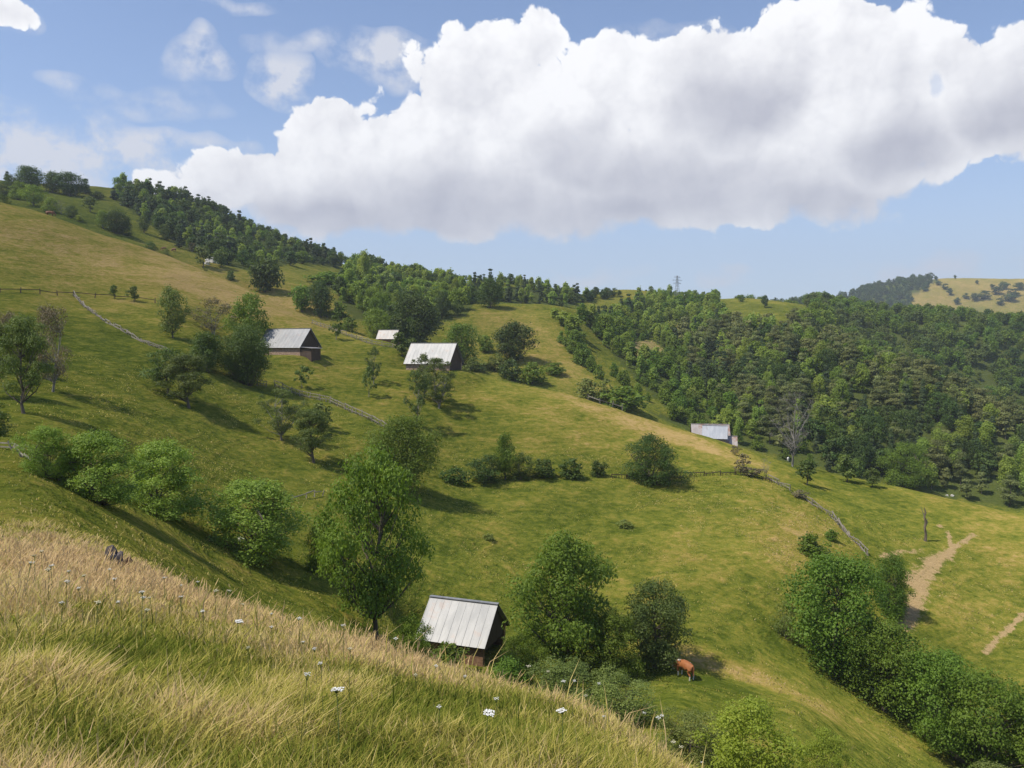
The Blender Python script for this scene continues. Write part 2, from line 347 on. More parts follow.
# woods: regions given by the bearing and picture row of their ground, with a range of distance
def inpoly(px, py, P):
    px = np.asarray(px); py = np.asarray(py); res = np.zeros(px.shape, bool)
    n = len(P)
    for i in range(n):
        x0, y0 = P[i]; x1, y1 = P[(i+1) % n]
        c = ((y0 > py) != (y1 > py)) & (px < (x1-x0)*(py-y0)/((y1-y0) if y1 != y0 else 1e-9)+x0)
        res ^= c
    return res
WOODS = {
 'upper': dict(poly=[(118,186),(200,196),(262,232),(345,262),(338,268),(300,262),(250,272),(215,262),(190,252),(165,236),(135,214),(112,196)], r=(330,560)),
 'mid':   dict(poly=[(352,268),(400,276),(460,290),(475,300),(468,314),(440,322),(420,345),(395,345),(385,330),(350,316),(338,300),(345,285)], r=(232,560)),
 'knoll': dict(poly=[(455,296),(470,286),(520,287),(575,296),(596,300),(560,308),(520,303),(478,301)], r=(360,560)),
 'bright':dict(poly=[(560,316),(605,322),(648,298),(700,301),(760,312),(860,340),(870,480),(800,466),(720,440),(690,432),(655,415),(620,395),(585,368),(562,340)], r=(222,700)),
 'pines': dict(poly=[(690,318),(770,322),(850,338),(880,352),(950,390),(1080,450),(1080,520),(960,500),(870,480),(780,455),(720,410),(680,360)], r=(238,420)),
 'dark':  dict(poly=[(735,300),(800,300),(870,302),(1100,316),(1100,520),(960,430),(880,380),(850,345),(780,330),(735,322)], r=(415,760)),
 'ridge': dict(poly=[(770,303),(820,299),(880,306),(950,318),(950,330),(770,330)], r=(950,1200)),
 'far':   dict(poly=[(700,345),(780,318),(840,297),(880,285),(917,279),(920,300),(905,345)], r=(1450,1960)),
}
CLEAR = [([(715,294),(800,294),(812,316),(785,338),(728,336)], (420,660)), ([(628,342),(652,340),(668,352),(662,366),(642,368),(628,358)], (295,475)), ([(668,322),(692,324),(698,340),(680,342),(666,331)], (360,500)),
         ([(540,310),(568,306),(600,340),(640,385),(680,418),(640,410),(590,375),(562,352)], (200,420))]
def in_wood(k, px, py, r, x, y):
    w = WOODS[k]; ok = inpoly(px, py, w['poly']) & (r > w['r'][0]) & (r < w['r'][1])
    if k == 'far': ok = inpoly(px+60*fbm2(x, y, 120, 61, 4), py, w['poly']) & (r > w['r'][0]) & (r < w['r'][1]) | (ok & False)
    for P, rr in CLEAR: ok &= ~(inpoly(px, py, P) & (r > rr[0]) & (r < rr[1]))
    return ok
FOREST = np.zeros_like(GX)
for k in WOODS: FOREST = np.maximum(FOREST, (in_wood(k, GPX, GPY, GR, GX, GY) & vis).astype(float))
DIRT = np.zeros_like(GX)
for P, rr in CLEAR[1:3]: DIRT = np.maximum(DIRT, (inpoly(GPX, GPY, P) & (GR > rr[0]) & (GR < rr[1]) & vis)*.62)
def polydist(P):
    """distance in metres of the ground points from a line on the ground"""
    best = np.full(GX.shape, 1e9)
    for (x0, y0), (x1, y1) in zip(P[:-1], P[1:]):
        dx, dy = x1-x0, y1-y0; t = np.clip(((GX-x0)*dx+(GY-y0)*dy)/(dx*dx+dy*dy), 0, 1)
        best = np.minimum(best, np.hypot(GX-x0-t*dx, GY-y0-t*dy))
    return best

def ground_material():
    m, g, out = mat('meadow')
    geo = g.n('ShaderNodeNewGeometry'); P = geo.outputs['Position']
    def at(n):
        a = g.n('ShaderNodeAttribute'); a.attribute_name = n; return a.outputs['Fac']
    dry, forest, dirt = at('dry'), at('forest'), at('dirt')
    R = g.v('LENGTH', P)
    mp = g.n('ShaderNodeMapping'); mp.inputs['Scale'].default_value = (.13, .13, 1.25); g.link(P, mp.inputs['Vector'])
    terr = g.noise(mp.outputs[0], 1.0, 4, .6, .3)                 # narrow terraces trodden along the contour
    mp2 = g.n('ShaderNodeMapping'); mp2.inputs['Scale'].default_value = (.5, .5, 3.2); g.link(P, mp2.inputs['Vector'])
    terr2 = g.noise(mp2.outputs[0], 1.0, 4, .65, .3)
    n4 = g.noise(P, .22, 4, .6); n1 = g.noise(P, 1.1, 4, .65); nf = g.noise(P, 5.5, 3, .7)
    far = g.ramp(R, 120, 500)
    d = g.m('ADD', dry, g.m('MULTIPLY', g.m('SUBTRACT', terr, .5), .75))
    d = g.m('ADD', d, g.m('MULTIPLY', g.m('SUBTRACT', terr2, .5), .8))
    d = g.m('ADD', d, g.m('MULTIPLY', g.m('SUBTRACT', n4, .5), .7)); d = g.m('ADD', d, g.m('MULTIPLY', g.m('SUBTRACT', n1, .5), 1.15))
    d = g.m('ADD', d, g.m('MULTIPLY', g.m('SUBTRACT', nf, .5), .8))
    cr = g.n('ShaderNodeValToRGB'); g.link(d, cr.inputs[0]); e = cr.color_ramp.elements
    e[0].position = 0.0; e[0].color = (.066, .092, .013, 1); e[1].position = 1.0; e[1].color = (.42, .295, .12, 1)
    for p_, c_ in ((.25, (.124, .146, .022)), (.45, (.186, .187, .031)), (.70, (.285, .232, .055))):
        x = e.new(p_); x.color = (*c_, 1)
    c = cr.outputs[0]
    n12 = g.noise(P, .045, 3, .6)
    c = g.mix(1.0, c, g.v('ADD', g.v('SCALE', (1, 1, 1), sc=g.m('MULTIPLY', n12, .5)), (.75, .75, .75)), 'MULTIPLY')
    spk = g.ramp(g.noise(P, 3.1, 2, .5), .70, .78)                # pale seed heads and flowers
    c = g.mix(g.m('MULTIPLY', spk, .35), c, (.42, .40, .20))
    dk = g.ramp(g.m('ADD', g.noise(P, .9, 5, .7), 0.0), .40, .27)
    c = g.mix(g.m('MULTIPLY', dk, .5), c, (.045, .070, .016))
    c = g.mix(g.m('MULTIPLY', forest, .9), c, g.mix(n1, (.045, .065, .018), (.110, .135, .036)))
    df = g.ramp(g.m('ADD', g.m('ADD', dirt, g.m('MULTIPLY', g.m('SUBTRACT', n1, .5), .9)), g.m('ADD', g.m('MULTIPLY', g.m('SUBTRACT', nf, .5), 1.1), g.m('MULTIPLY', g.m('SUBTRACT', g.noise(P, .55, 3, .6), .5), 1.0))), .44, .78)
    c = g.mix(df, c, g.mix(nf, (.25, .165, .075), (.50, .375, .20)))
    bs = g.n('ShaderNodeBsdfDiffuse'); g.link(c, bs.inputs[0]); bs.inputs['Roughness'].default_value = 1.0
    hgt = g.m('ADD', g.m('ADD', g.m('MULTIPLY', terr, .5), g.m('MULTIPLY', terr2, .28)), g.m('ADD', g.m('MULTIPLY', n1, .40), g.m('MULTIPLY', nf, .10)))
    bp = g.n('ShaderNodeBump'); bp.inputs['Strength'].default_value = 1.0; bp.inputs['Distance'].default_value = .75
    g.link(hgt, bp.inputs['Height']); g.link(bp.outputs[0], bs.inputs['Normal'])
    g.link(bs.outputs[0], out.inputs[0])
    return m
M_GROUND = ground_material()

# trodden paths: lines on the ground, worn bare
def gl(pts, rmin=30, rmax=400): return [hit(px, py, rmin, rmax)[:2] for px, py in pts]
PATHS = [([(906,628),(912,612),(918,596)], 1.7), ([(918,596),(924,578),(938,563),(950,553)], 1.5), ([(912,585),(930,566),(944,556)], 2.2), ([(950,553),(956,547),(966,541),(974,535)], .8), ([(950,553),(951,545),(948,535),(939,526)], .7),
         ([(882,556),(900,552),(920,551)], 1.0), ([(985,655),(996,640),(1008,630),(1024,612)], .7), ([(1004,636),(1012,630)], .7), ([(925,575),(912,610)], 2.0)]
for P, wd in PATHS:
    dd = polydist(gl(P, 60, 170)); wd *= .36; DIRT = np.maximum(DIRT, np.clip(1.0-.36*dd/wd, 0, 1))
def ground_mesh():
    na = len(AZ)
    V = np.stack([GX, GY, HT], -1)
    idx = np.arange(na*NR).reshape(na, NR)
    F = np.stack([idx[:-1, :-1], idx[:-1, 1:], idx[1:, 1:], idx[1:, :-1]], -1)[:, 1:].reshape(-1, 4)
    T = np.stack([idx[:-1, 0]*0+idx[0, 0], idx[:-1, 1], idx[1:, 1]], -1)
    me = mesh_np('ground', V.reshape(-1, 3), [F, T], [M_GROUND], True)
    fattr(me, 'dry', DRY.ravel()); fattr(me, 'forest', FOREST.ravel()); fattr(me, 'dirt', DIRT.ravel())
    tag(link('ground', me), 'sloping mountain meadows and hills', kind='structure')
ground_mesh()
def sample(G_, x, y):
    a = np.arctan2(x, y); r = np.hypot(x, y)
    i = np.clip(np.round(np.interp(a, AZ, _ai)).astype(int), 0, len(AZ)-1); j = np.clip(np.round(np.interp(r, RR, _ri)).astype(int), 0, NR-1)
    return G_[i, j]

# ------------------------------------------------------------------ plant materials
def leaf_material(name, c0, c1, trans=.30, rnd=.35, rough=.5):
    m, g, out = mat(name)
    at = g.n('ShaderNodeAttribute'); at.attribute_name = 'tint'
    oi = g.n('ShaderNodeObjectInfo')
    c = g.mix(at.outputs['Fac'], c0, c1)
    k = g.m('ADD', g.m('MULTIPLY', oi.outputs['Random'], rnd), 1-rnd/2)
    c = g.v('SCALE', c, sc=k)
    hs = g.n('ShaderNodeHueSaturation'); g.link(c, hs.inputs['Color'])
    g.link(g.m('ADD', g.m('MULTIPLY', g.m('FRACT', g.m('MULTIPLY', oi.outputs['Random'], 7.31)), .03), .485), hs.inputs['Hue'])
    c = hs.outputs[0]
    p = g.n('ShaderNodeBsdfPrincipled'); g.link(c, p.inputs['Base Color']); p.inputs['Roughness'].default_value = rough; p.inputs['Specular IOR Level'].default_value = .25
    t = g.n('ShaderNodeBsdfTranslucent'); g.link(g.mix(1.0, c, (1.25, 1.25, .6), 'MULTIPLY'), t.inputs[0])
    mx = g.n('ShaderNodeMixShader'); mx.inputs[0].default_value = trans; g.link(p.outputs[0], mx.inputs[1]); g.link(t.outputs[0], mx.inputs[2])
    g.link(mx.outputs[0], out.inputs[0]); return m
def plain_material(name, c0, c1, scale=8, rough=.85, bump=.4, stretch=(1, 1, 1), metallic=0):
    m, g, out = mat(name)
    tc = g.n('ShaderNodeTexCoord'); mp = g.n('ShaderNodeMapping'); mp.inputs['Scale'].default_value = stretch; g.link(tc.outputs['Object'], mp.inputs['Vector'])
    n = g.noise(mp.outputs[0], scale, 5, .65)
    p = g.n('ShaderNodeBsdfPrincipled'); g.link(g.mix(g.ramp(n, .3, .7), c0, c1), p.inputs['Base Color']); p.inputs['Roughness'].default_value = rough; p.inputs['Metallic'].default_value = metallic
    b = g.n('ShaderNodeBump'); b.inputs['Strength'].default_value = bump; b.inputs['Distance'].default_value = .02; g.link(n, b.inputs['Height']); g.link(b.outputs[0], p.inputs['Normal'])
    g.link(p.outputs[0], out.inputs[0]); return m
LEAF = dict(
 fresh=leaf_material('leaves_fresh', (.108, .176, .020), (.208, .300, .042), .40),
 willow=leaf_material('leaves_willow', (.165, .240, .030), (.300, .390, .070), .38),
 dark=leaf_material('leaves_dark', (.056, .098, .018), (.112, .168, .034), .32),
 apple=leaf_material('leaves_apple', (.090, .135, .028), (.180, .225, .058), .34),
 olive=leaf_material('leaves_olive', (.140, .182, .042), (.240, .290, .076), .36),
 birch=leaf_material('leaves_birch', (.205, .285, .042), (.330, .420, .085), .45),
 pine=leaf_material('needles_pine', (.118, .145, .042), (.245, .262, .088), .26),
 spruce=leaf_material('needles_spruce', (.050, .080, .026), (.090, .130, .042), .15),
 red=leaf_material('twigs_reddish', (.150, .125, .070), (.230, .190, .105), .2),
 yellow=leaf_material('leaves_yellowish', (.180, .250, .022), (.330, .400, .060), .4),
)
BARK = plain_material('bark', (.06, .048, .038), (.16, .13, .105), 6, .9, .6, (1, 1, .25))
BARKG = plain_material('bark_grey', (.13, .12, .105), (.30, .28, .25), 6, .9, .5, (1, 1, .25))

# ------------------------------------------------------------------ tree shapes: height 1, width 1 across the crown
def tube(path, radii, ns=5):
    path = np.asarray(path, float); V = []; F = []
    for i, p in enumerate(path):
        t = path[min(i+1, len(path)-1)]-path[max(i-1, 0)]; t = t/(np.linalg.norm(t)+1e-9)
        a = np.cross(t, [0.3, .9, .2]); a /= np.linalg.norm(a)+1e-9; b = np.cross(t, a)
        for k in range(ns):
            q = 2*math.pi*k/ns; V.append(p+radii[i]*(a*math.cos(q)+b*math.sin(q)))
    for i in range(len(path)-1):
        for k in range(ns):
            F.append((i*ns+k, i*ns+(k+1) % ns, (i+1)*ns+(k+1) % ns, (i+1)*ns+k))
    return np.array(V), np.array(F)
def join_vf(L):
    V = []; F = []; o = 0
    for v, f in L: V.append(v); F.append(np.asarray(f)+o); o += len(v)
    return np.concatenate(V), np.concatenate(F)
PROF = {'round': [(0, .35), (.12, .72), (.35, 1), (.6, .97), (.8, .75), (.93, .45), (1, .15)],
        'ash': [(0, .3), (.1, .65), (.3, .98), (.5, 1), (.7, .80), (.88, .45), (1, .12)],
        'bush': [(0, .72), (.15, .95), (.4, 1), (.65, .88), (.85, .6), (1, .2)],
        'flat': [(0, .5), (.25, 1), (.6, .95), (.85, .65), (1, .3)],
        'cone': [(0, .9), (.15, 1), (.4, .72), (.65, .45), (.85, .2), (1, .03)],
        'pine': [(0, .55), (.2, .9), (.45, 1), (.7, .8), (.9, .5), (1, .2)],
        'up': [(0, .45), (.2, .8), (.45, 1), (.7, .8), (.88, .45), (1, .1)]}
# crown base, profile, clumps, clump radius (of half width), vertical squash, leaf set, bark, openness, trunk radius, stems
STYLE = {
 'ash':   (.14, 'ash', 80, .23, .85, 'fresh', BARK, .9, .022, 1),
 'oak':   (.09, 'round', 70, .30, .9, 'fresh', BARK, 1.0, .024, 1),
 'darkoak': (.10, 'round', 60, .28, .9, 'dark', BARK, 1.0, .024, 1),
 'mass': (.03, 'round', 90, .34, .9, 'dark', BARK, 1.7, .024, 1),
 'greyoak': (.10, 'round', 64, .27, .85, 'apple', BARK, .9, .024, 1),
 'willow': (.0, 'bush', 80, .24, .9, 'willow', BARK, 1.0, .016, 4),
 'bush':  (.0, 'bush', 75, .26, .9, 'fresh', BARK, 1.0, .014, 4),
 'darkbush': (.0, 'bush', 75, .26, .9, 'dark', BARK, .9, .014, 4),
 'olivebush': (.0, 'bush', 70, .25, .9, 'olive', BARK, .8, .012, 4),
 'yellowbush': (.0, 'up', 60, .26, .8, 'yellow', BARK, .8, .012, 4),
 'apple': (.22, 'flat', 40, .27, .6, 'apple', BARK, .75, .028, 1),
 'sparse': (.20, 'flat', 40, .19, .8, 'apple', BARKG, .45, .022, 2),
 'twiggy': (.18, 'flat', 40, .22, .9, 'red', BARKG, .33, .018, 3),
 'birch': (.12, 'up', 36, .36, 1.1, 'birch', BARKG, .9, .014, 1),
 'pine':  (.18, 'pine', 30, .40, .38, 'pine', BARK, .9, .016, 1),
 'spruce': (.05, 'cone', 46, .30, .5, 'spruce', BARK, .95, .014, 1),
 'bare':  (.25, 'flat', 40, .3, .8, None, BARKG, 0, .022, 2),
}
# half width divided by height, for keeping clumps round
ASPECT = {'birch': .28, 'spruce': .24, 'pine': .38}
def tree_shape(style, lod, seed):
    rng = np.random.default_rng(seed*131+hash_s(style)+lod*7)
    cb, prof, ncl, rc, sq, leaf, bark, dens, tr, stems = STYLE[style]
    asp = ASPECT.get(style, .5)            # real half width for a height of 1
    pr = np.array(PROF[prof]); leafs = (.017, .030, .070)[lod]; nleaf = (20000, 4800, 1300)[lod]
    if lod == 2: ncl = max(14, ncl//2); rc *= 1.3
    if lod == 1: ncl = int(ncl*.7); rc *= 1.1
    # clump centres (half width = asp)
    C = []
    tries = 0
    while len(C) < ncl and tries < 4000:
        tries += 1
        t = rng.uniform(0, 1)**(1.35 if prof == 'bush' else 1.0); R = np.interp(t, pr[:, 0], pr[:, 1])*asp
        if rng.uniform() > R/asp*1.1+.15: continue
        a = rng.uniform(0, 2*math.pi); rho = rng.uniform(.15, 1)**.45
        rr = rc*asp*rng.uniform(.7, 1.3)
        lob = 1+.20*math.sin(a*2+seed+t*3)+.16*math.sin(a*3+seed*2.3+t*8)+rng.normal(0, .10)
        rad_ = max(0, R*lob-rr*.75)*rho
        z = cb+(1-cb)*t; z = min(z, 1-rr*sq*.8); z = max(z, rr*sq*.6)
        p = np.array([rad_*math.cos(a), rad_*math.sin(a), z])
        if any(np.linalg.norm(p-c[0]) < .60*rr for c in C): continue
        C.append((p, rr))
    # trunk and limbs
    parts = []
    top = np.array([rng.normal(0, .03), rng.normal(0, .03), cb+(1-cb)*(.9 if style in ('spruce', 'birch', 'pine') else .62)])
    trunks = []
    for s in range(stems):
        off = np.array([rng.normal(0, .02), rng.normal(0, .02), 0]) if stems > 1 else np.zeros(3)
        tp = top+(rng.normal(0, asp*.35, 3)*[1, 1, .2] if stems > 1 else 0)
        n = 6; path = [off*(1)+(tp-off)*k/n+rng.normal(0, .010, 3)*(k > 0) for k in range(n+1)]; path[0][2] = -.03
        rad0 = tr*(1 if stems == 1 else .7)
        rds = [rad0*(1.25 if k == 0 else 1-.75*k/n) for k in range(n+1)]
        parts.append(tube(path, rds, 6 if lod < 2 else 4)); trunks.append(np.array(path))
    limb_every = 1 if lod == 0 or style in ('sparse', 'twiggy', 'bare', 'apple') else 2
    if lod < 2 or style in ('bare', 'twiggy'):
        for i, (c, rr) in enumerate(C):
            if i % limb_every: continue
            pth = trunks[i % len(trunks)]
            zs = c[2]-np.hypot(c[0], c[1])*.75-.03; k = np.argmin(abs(pth[:, 2]-max(zs, cb*.75)))
            st = pth[k]; mid = (st+c)/2+np.array([0, 0, -.02])+rng.normal(0, .018, 3)
            r0 = tr*.42*(1-.5*st[2]); parts.append(tube([st, mid, c], [r0, r0*.6, r0*.2], 4))
            if style in ('bare', 'twiggy', 'sparse') :
                for _ in range(5 if style == 'bare' else 3):
                    d = rng.normal(0, 1, 3); d[2] = abs(d[2])*.6; d /= np.linalg.norm(d); e = c+d*rr*rng.uniform(.7, 1.3)
                    parts.append(tube([c, (c+e)/2+rng.normal(0, .01, 3), e], [r0*.3, r0*.22, r0*.08], 3))
                    if style == 'bare':
                        for _ in range(3):
                            d2 = rng.normal(0, 1, 3); d2 /= np.linalg.norm(d2); parts.append(tube([(c+e)/2, (c+e)/2+d2*rr*.5], [r0*.16, r0*.06], 3))
    TV, TF = join_vf(parts)
    TV[:, :2] *= .5/asp*1.0
    if leaf is None: return (TV, TF, None, None, None, bark, None)
    # leaves
    n_per = int(nleaf*dens/len(C)); LV = []; tint = []
    for (c, rr) in C:
        n = max(6, int(n_per*(rr/(rc*asp))**2))
        d = rng.normal(0, 1, (n, 3)); d /= np.linalg.norm(d, axis=1)[:, None]
        d[:, 2] = np.where(d[:, 2] < -.5, -d[:, 2], d[:, 2])
        lump = 1+.28*np.sin(d[:, 0]*5+c[0]*60)*np.sin(d[:, 1]*5+c[1]*60)*np.sin(d[:, 2]*4+1)
        rad_ = rr*rng.uniform(.5, 1.1, n)*lump
        stray = rng.uniform(0, 1, n) < .10; rad_ = np.where(stray, rad_*rng.uniform(1.05, 1.45, n), rad_)
        p = c+d*rad_[:, None]*np.array([1, 1, sq])
        nrm = d+rng.normal(0, .55, (n, 3))+np.array([0, 0, .35]); nrm /= np.linalg.norm(nrm, axis=1)[:, None]
        a = np.cross(nrm, rng.normal(0, 1, (n, 3))); a /= np.linalg.norm(a, axis=1)[:, None]; b = np.cross(nrm, a)
        s = leafs*rng.uniform(.65, 1.35, n)[:, None]
        if style in ('pine', 'spruce'): la, lb = 1.0, .42
        elif style in ('willow', 'ash'): la, lb = .95, .42
        else: la, lb = .8, .5
        quad = np.stack([p-a*s*la*.8, p+b*s*lb-nrm*s*.12, p+a*s*la*.8, p-b*s*lb-nrm*s*.12], 1)
        LV.append(quad.reshape(-1, 3))
        ct = rng.uniform(0, 1)
        tint.append(np.clip(ct*.55+rng.uniform(0, .45, n), 0, 1))
    LV = np.concatenate(LV); tint = np.concatenate(tint)
    LV[:, :2] *= .5/asp; LV[:, 2] = np.maximum(LV[:, 2], .0)
    LF = np.arange(len(LV)).reshape(-1, 4)
    return (TV, TF, LV, LF, tint, bark, LEAF[leaf])
def hash_s(s): return sum((i+1)*ord(c) for i, c in enumerate(s)) % 1000
_shapes = {}
def shape_meshes(style, lod, seed):
    k = (style, lod, seed)
    if k not in _shapes:
        TV, TF, LV, LF, tint, bark, lm = tree_shape(style, lod, seed)
        tm = mesh_np('trunk', TV, TF, [bark], True); cm = None
        if LV is not None:
            cm = mesh_np('crown', LV, LF, [lm], False); fattr(cm, 'tint', tint, 'FACE')
        _shapes[k] = (tm, cm)
    return _shapes[k]
_rt = random.Random(5)
def place_tree(name, x, y, h, w, style, lod, seed, label, cat, group=None, rz=None, sink=.05):
    tm, cm = shape_meshes(style, lod, seed)
    z = float(ground(x, y))-sink*min(h, 4)*.3
    e = empty(name, (x, y, z), _rt.uniform(0, 6.28) if rz is None else rz, (w, w, h))
    tag(e, label, cat, group)
    link('trunk' if style not in ('willow', 'bush', 'darkbush', 'olivebush', 'yellowbush') else 'stem', tm, e)
    if cm: link('crown' if style not in ('willow', 'bush', 'darkbush', 'olivebush', 'yellowbush') else 'foliage', cm, e)
    return e


# ------------------------------------------------------------------ trees and bushes standing singly
def T(px, py, hp, wp, style, label, cat='tree', name=None, seed=None, rmin=24, rmax=1e9, group=None, lod=None):
    x, y, z, r = hit(px, py, rmin, rmax); D = y*math.cos(PITCH)
    h, w = hp*D/FPX, wp*D/FPX
    if lod is None: lod = 0 if hp >= 84 else 1 if hp >= 34 else 2
    if seed is None: seed = _rt.randint(1, 3 if lod else 2)
    if name is None: name = {'bush': 'shrub', 'shrub': 'shrub', 'sapling': 'sapling', 'dead tree': 'dead_tree'}.get(cat, {'apple': 'fruit_tree', 'sparse': 'fruit_tree', 'birch': 'birch_tree', 'pine': 'pine_tree', 'spruce': 'spruce_tree'}.get(style, 'broadleaf_tree'))
    return place_tree(name, x, y, h, w, style, lod, seed, label, cat, group)
S = 'bush'
# by the near shed
T(376,640,198,112,'ash','tall leafy green ash tree in front left of the near tin-roofed shed', rmin=34, rmax=60, seed=1)
T(404,494,78,74,'oak','dense green tree right behind the top of the tall ash', seed=2, lod=0)
T(562,674,146,124,'ash','big leafy tree right of the near shed with a pointed top', rmin=40, rmax=75, seed=2)
T(612,678,72,74,'bush','bright green bush between the big leafy tree and the greyish tree by the cow', S, rmin=40, rmax=75, lod=0)
T(655,668,90,84,'greyoak','greyish dark tree just left of the brown and white cow', rmin=40, rmax=75, seed=1)
T(520,690,60,52,'bush','green bush against the dark right gable of the near shed', S, rmin=36, rmax=70, lod=0)
T(410,670,58,52,'yellowbush','yellowish leafy bush at the left corner of the near shed', S, rmin=36, rmax=70, lod=0)
T(447,672,30,44,'bush','low weedy bush under the front eave of the near shed', S, rmin=36, rmax=70)
T(565,712,58,84,'olivebush','pale grey-green elder thicket just over the brow below the big leafy tree', S, rmin=24, rmax=60, lod=0)
T(617,722,54,84,'olivebush','pale bramble thicket over the brow, left of the cow pasture', S, rmin=24, rmax=60, lod=0)
T(508,706,48,56,'bush','small weedy bush over the brow right of the near shed', S, rmin=24, rmax=60)
T(748,806,112,122,'yellowbush','yellow-green hawthorn bush at the bottom edge right of the flowering slope', S, rmin=20, rmax=50, lod=0)
T(826,788,62,52,'yellowbush','small yellow-green bush right of the hawthorn at the bottom edge', S, rmin=20, rmax=55, lod=0)
T(690,762,56,80,'olivebush','low whitish-green herb bush left of the hawthorn at the bottom edge', S, rmin=18, rmax=50, lod=0)
T(1004,800,50,80,'olivebush','pale bristly plant tips in the bottom right corner', S, rmin=18, rmax=50, lod=0)
# bushes along the left gully
T(-6,436,34,40,'darkbush','dark bush at the left edge beside the broken rail fence', S)
T(46,477,52,58,'willow','leftmost pale willow bush of the row above the foreground slope', S, lod=0)
T(97,502,72,96,'willow','wide pale willow bush, second in the row above the foreground slope', S, lod=0)
T(164,515,76,96,'willow','round pale willow bush third in the row, left of a gap', S, lod=0)
T(250,558,80,124,'willow','largest lone round willow bush in front of the tall ash, throwing a dark shadow', S, lod=0, seed=1)
T(316,574,50,24,'bush','thin leafy sapling in the shadow right of the largest willow bush', 'sapling')
# ravine row at lower right
T(836,676,122,112,'oak','largest round lush tree at the upper end of the ravine row', seed=1, lod=0)
T(890,616,64,46,'bush','round bush at the foot of the bare dirt path', S, lod=0)
T(884,712,96,96,'oak','lush tree second down in the ravine row, below the round bush', seed=2, lod=0)
T(936,748,98,92,'oak','lush tree third down in the ravine row', seed=1, lod=0)
T(985,786,120,110,'ash','bright lush tree lowest in the ravine row, in the bottom right corner', seed=1, lod=0)
T(1040,800,110,100,'oak','lush tree at the right edge of the ravine row', seed=2, lod=0)
T(786,640,40,30,'olivebush','pale bush at the left foot of the largest ravine tree', S)
T(813,556,22,32,'bush','low green shrub on the dry slope above the largest ravine tree', S)
T(832,541,12,14,'bush','tiny green shrub beside the rail fence above the ravine', S)
# hedge across the middle meadow
T(484,482,28,46,'darkbush','dark leftmost bush of the hedge across the middle meadow', S, lod=1)
T(505,480,46,28,'oak','slim bright-topped tree rising out of the meadow hedge')
T(522,480,28,30,'darkbush','dark round bush right of the slim tree in the meadow hedge', S, lod=1)
T(544,478,20,26,'darkbush','small bush in the middle of the meadow hedge', S)
T(571,478,20,28,'darkbush','round small bush fourth along the meadow hedge', S)
T(598,476,16,20,'darkbush','smallest bush near the right end of the meadow hedge', S)
T(652,484,50,66,'darkbush','large dark hawthorn bush alone at the right end of the meadow hedge', S, seed=2, lod=0)
T(456,484,18,26,'darkbush','low dark bush in the shade of the dense green tree', S)
T(625,528,8,16,'olivebush','small dark weed tuft alone in the open middle meadow', S)
T(489,540,6,14,'olivebush','low weed tuft in the meadow above the near shed', S)
# orchard on the slope
T(189,408,54,58,'apple','spreading apple tree in front with a split pale trunk, below the rail fence', seed=1, lod=0)
T(168,394,46,44,'apple','apple tree just behind the split-trunked apple tree', seed=2)
T(207,372,40,36,'mass','dark compact tree left of the left barn', seed=1)
T(247,385,60,50,'mass','dense dark tree hiding the left end of the left barn', seed=2, lod=0)
T(250,350,56,42,'oak','tall green tree behind the dense dark tree by the left barn', seed=1, rmax=260)
T(173,339,52,34,'greyoak','lone leafy tree with a clear trunk in the upper meadow', seed=1)
T(213,335,36,38,'twiggy','reddish half-bare tree right of the lone upper meadow tree', seed=1)
T(114,300,14,9,'apple','left of two tiny trees on the upper hedge line', seed=1)
T(134,302,15,13,'apple','right of two tiny trees on the upper hedge line', seed=2)
T(281,440,52,50,'sparse','grey-green apple tree below the sagging pole fence', seed=2, lod=0)
T(314,463,54,50,'apple','dark gnarled apple tree right of the grey-green apple tree', seed=1, lod=0)
T(322,430,28,30,'sparse','small thin tree behind the gnarled apple tree', seed=3)
T(438,409,50,50,'sparse','open-crowned tree in front of the right barn roof', seed=1, lod=0)
T(416,425,56,30,'sparse','thin leaning tree left of the open-crowned tree by the right barn', seed=3)
T(424,399,44,30,'sparse','slender half-bare tree between the leaning and the open-crowned trees', seed=1)
T(374,385,38,20,'sparse','slender young tree on the slope between the two barns', seed=2)
T(369,398,32,16,'sparse','thin leafless-topped young tree left of the slender young tree', seed=3)
T(302,388,22,20,'sparse','wispy sapling in the grass below the left barn', 'sapling', seed=1)
T(336,340,24,16,'sparse','tiny thin-trunked tree on the crest right of the left barn', seed=2)
T(402,357,24,24,'apple','small tree on the grass between the little shed and the right barn', seed=2)
T(24,414,98,58,'apple','large apple tree with a bent pale limb near the left edge', seed=2, lod=0, rmax=120)
T(52,392,86,50,'twiggy','mostly bare greyish fruit tree behind the bent-limbed apple tree', seed=2, lod=0)
T(-4,398,76,56,'apple','fruit tree cut by the left edge of the view', seed=1, lod=0)
T(8,372,60,40,'twiggy','bare twiggy tree in back at the left edge', seed=1, lod=0)
# behind the crest
T(265,293,33,30,'mass','lone round dark tree on the crest above the left barn', seed=1, rmin=225)
T(231,281,10,10,'darkbush','small round bush on the crest left of the lone dark tree', S, seed=1, rmin=225)
T(321,318,36,26,'mass','dark upright tree behind the crest between the barns', seed=2, rmin=225)
T(302,312,26,26,'oak','mid green tree left of the dark upright tree behind the crest', seed=3, rmin=225)
T(337,318,16,20,'bush','small bush right of the dark upright tree behind the crest', S, seed=1, rmin=225)
T(378,343,34,34,'oak','bright green round tree behind the little shed', seed=1, rmin=200, lod=1)
T(349,338,20,24,'bush','light green bush left of the bright tree behind the little shed', S, seed=2, rmin=215)
T(416,346,50,48,'mass','big dark tree between the little shed and the right barn', seed=1, rmin=200, lod=1)
T(462,366,42,42,'oak','green tree behind the gable of the right barn', seed=2, rmin=190, lod=1)
T(474,372,14,24,'olivebush','pale scrub just right of the right barn', S, seed=2, rmin=170)
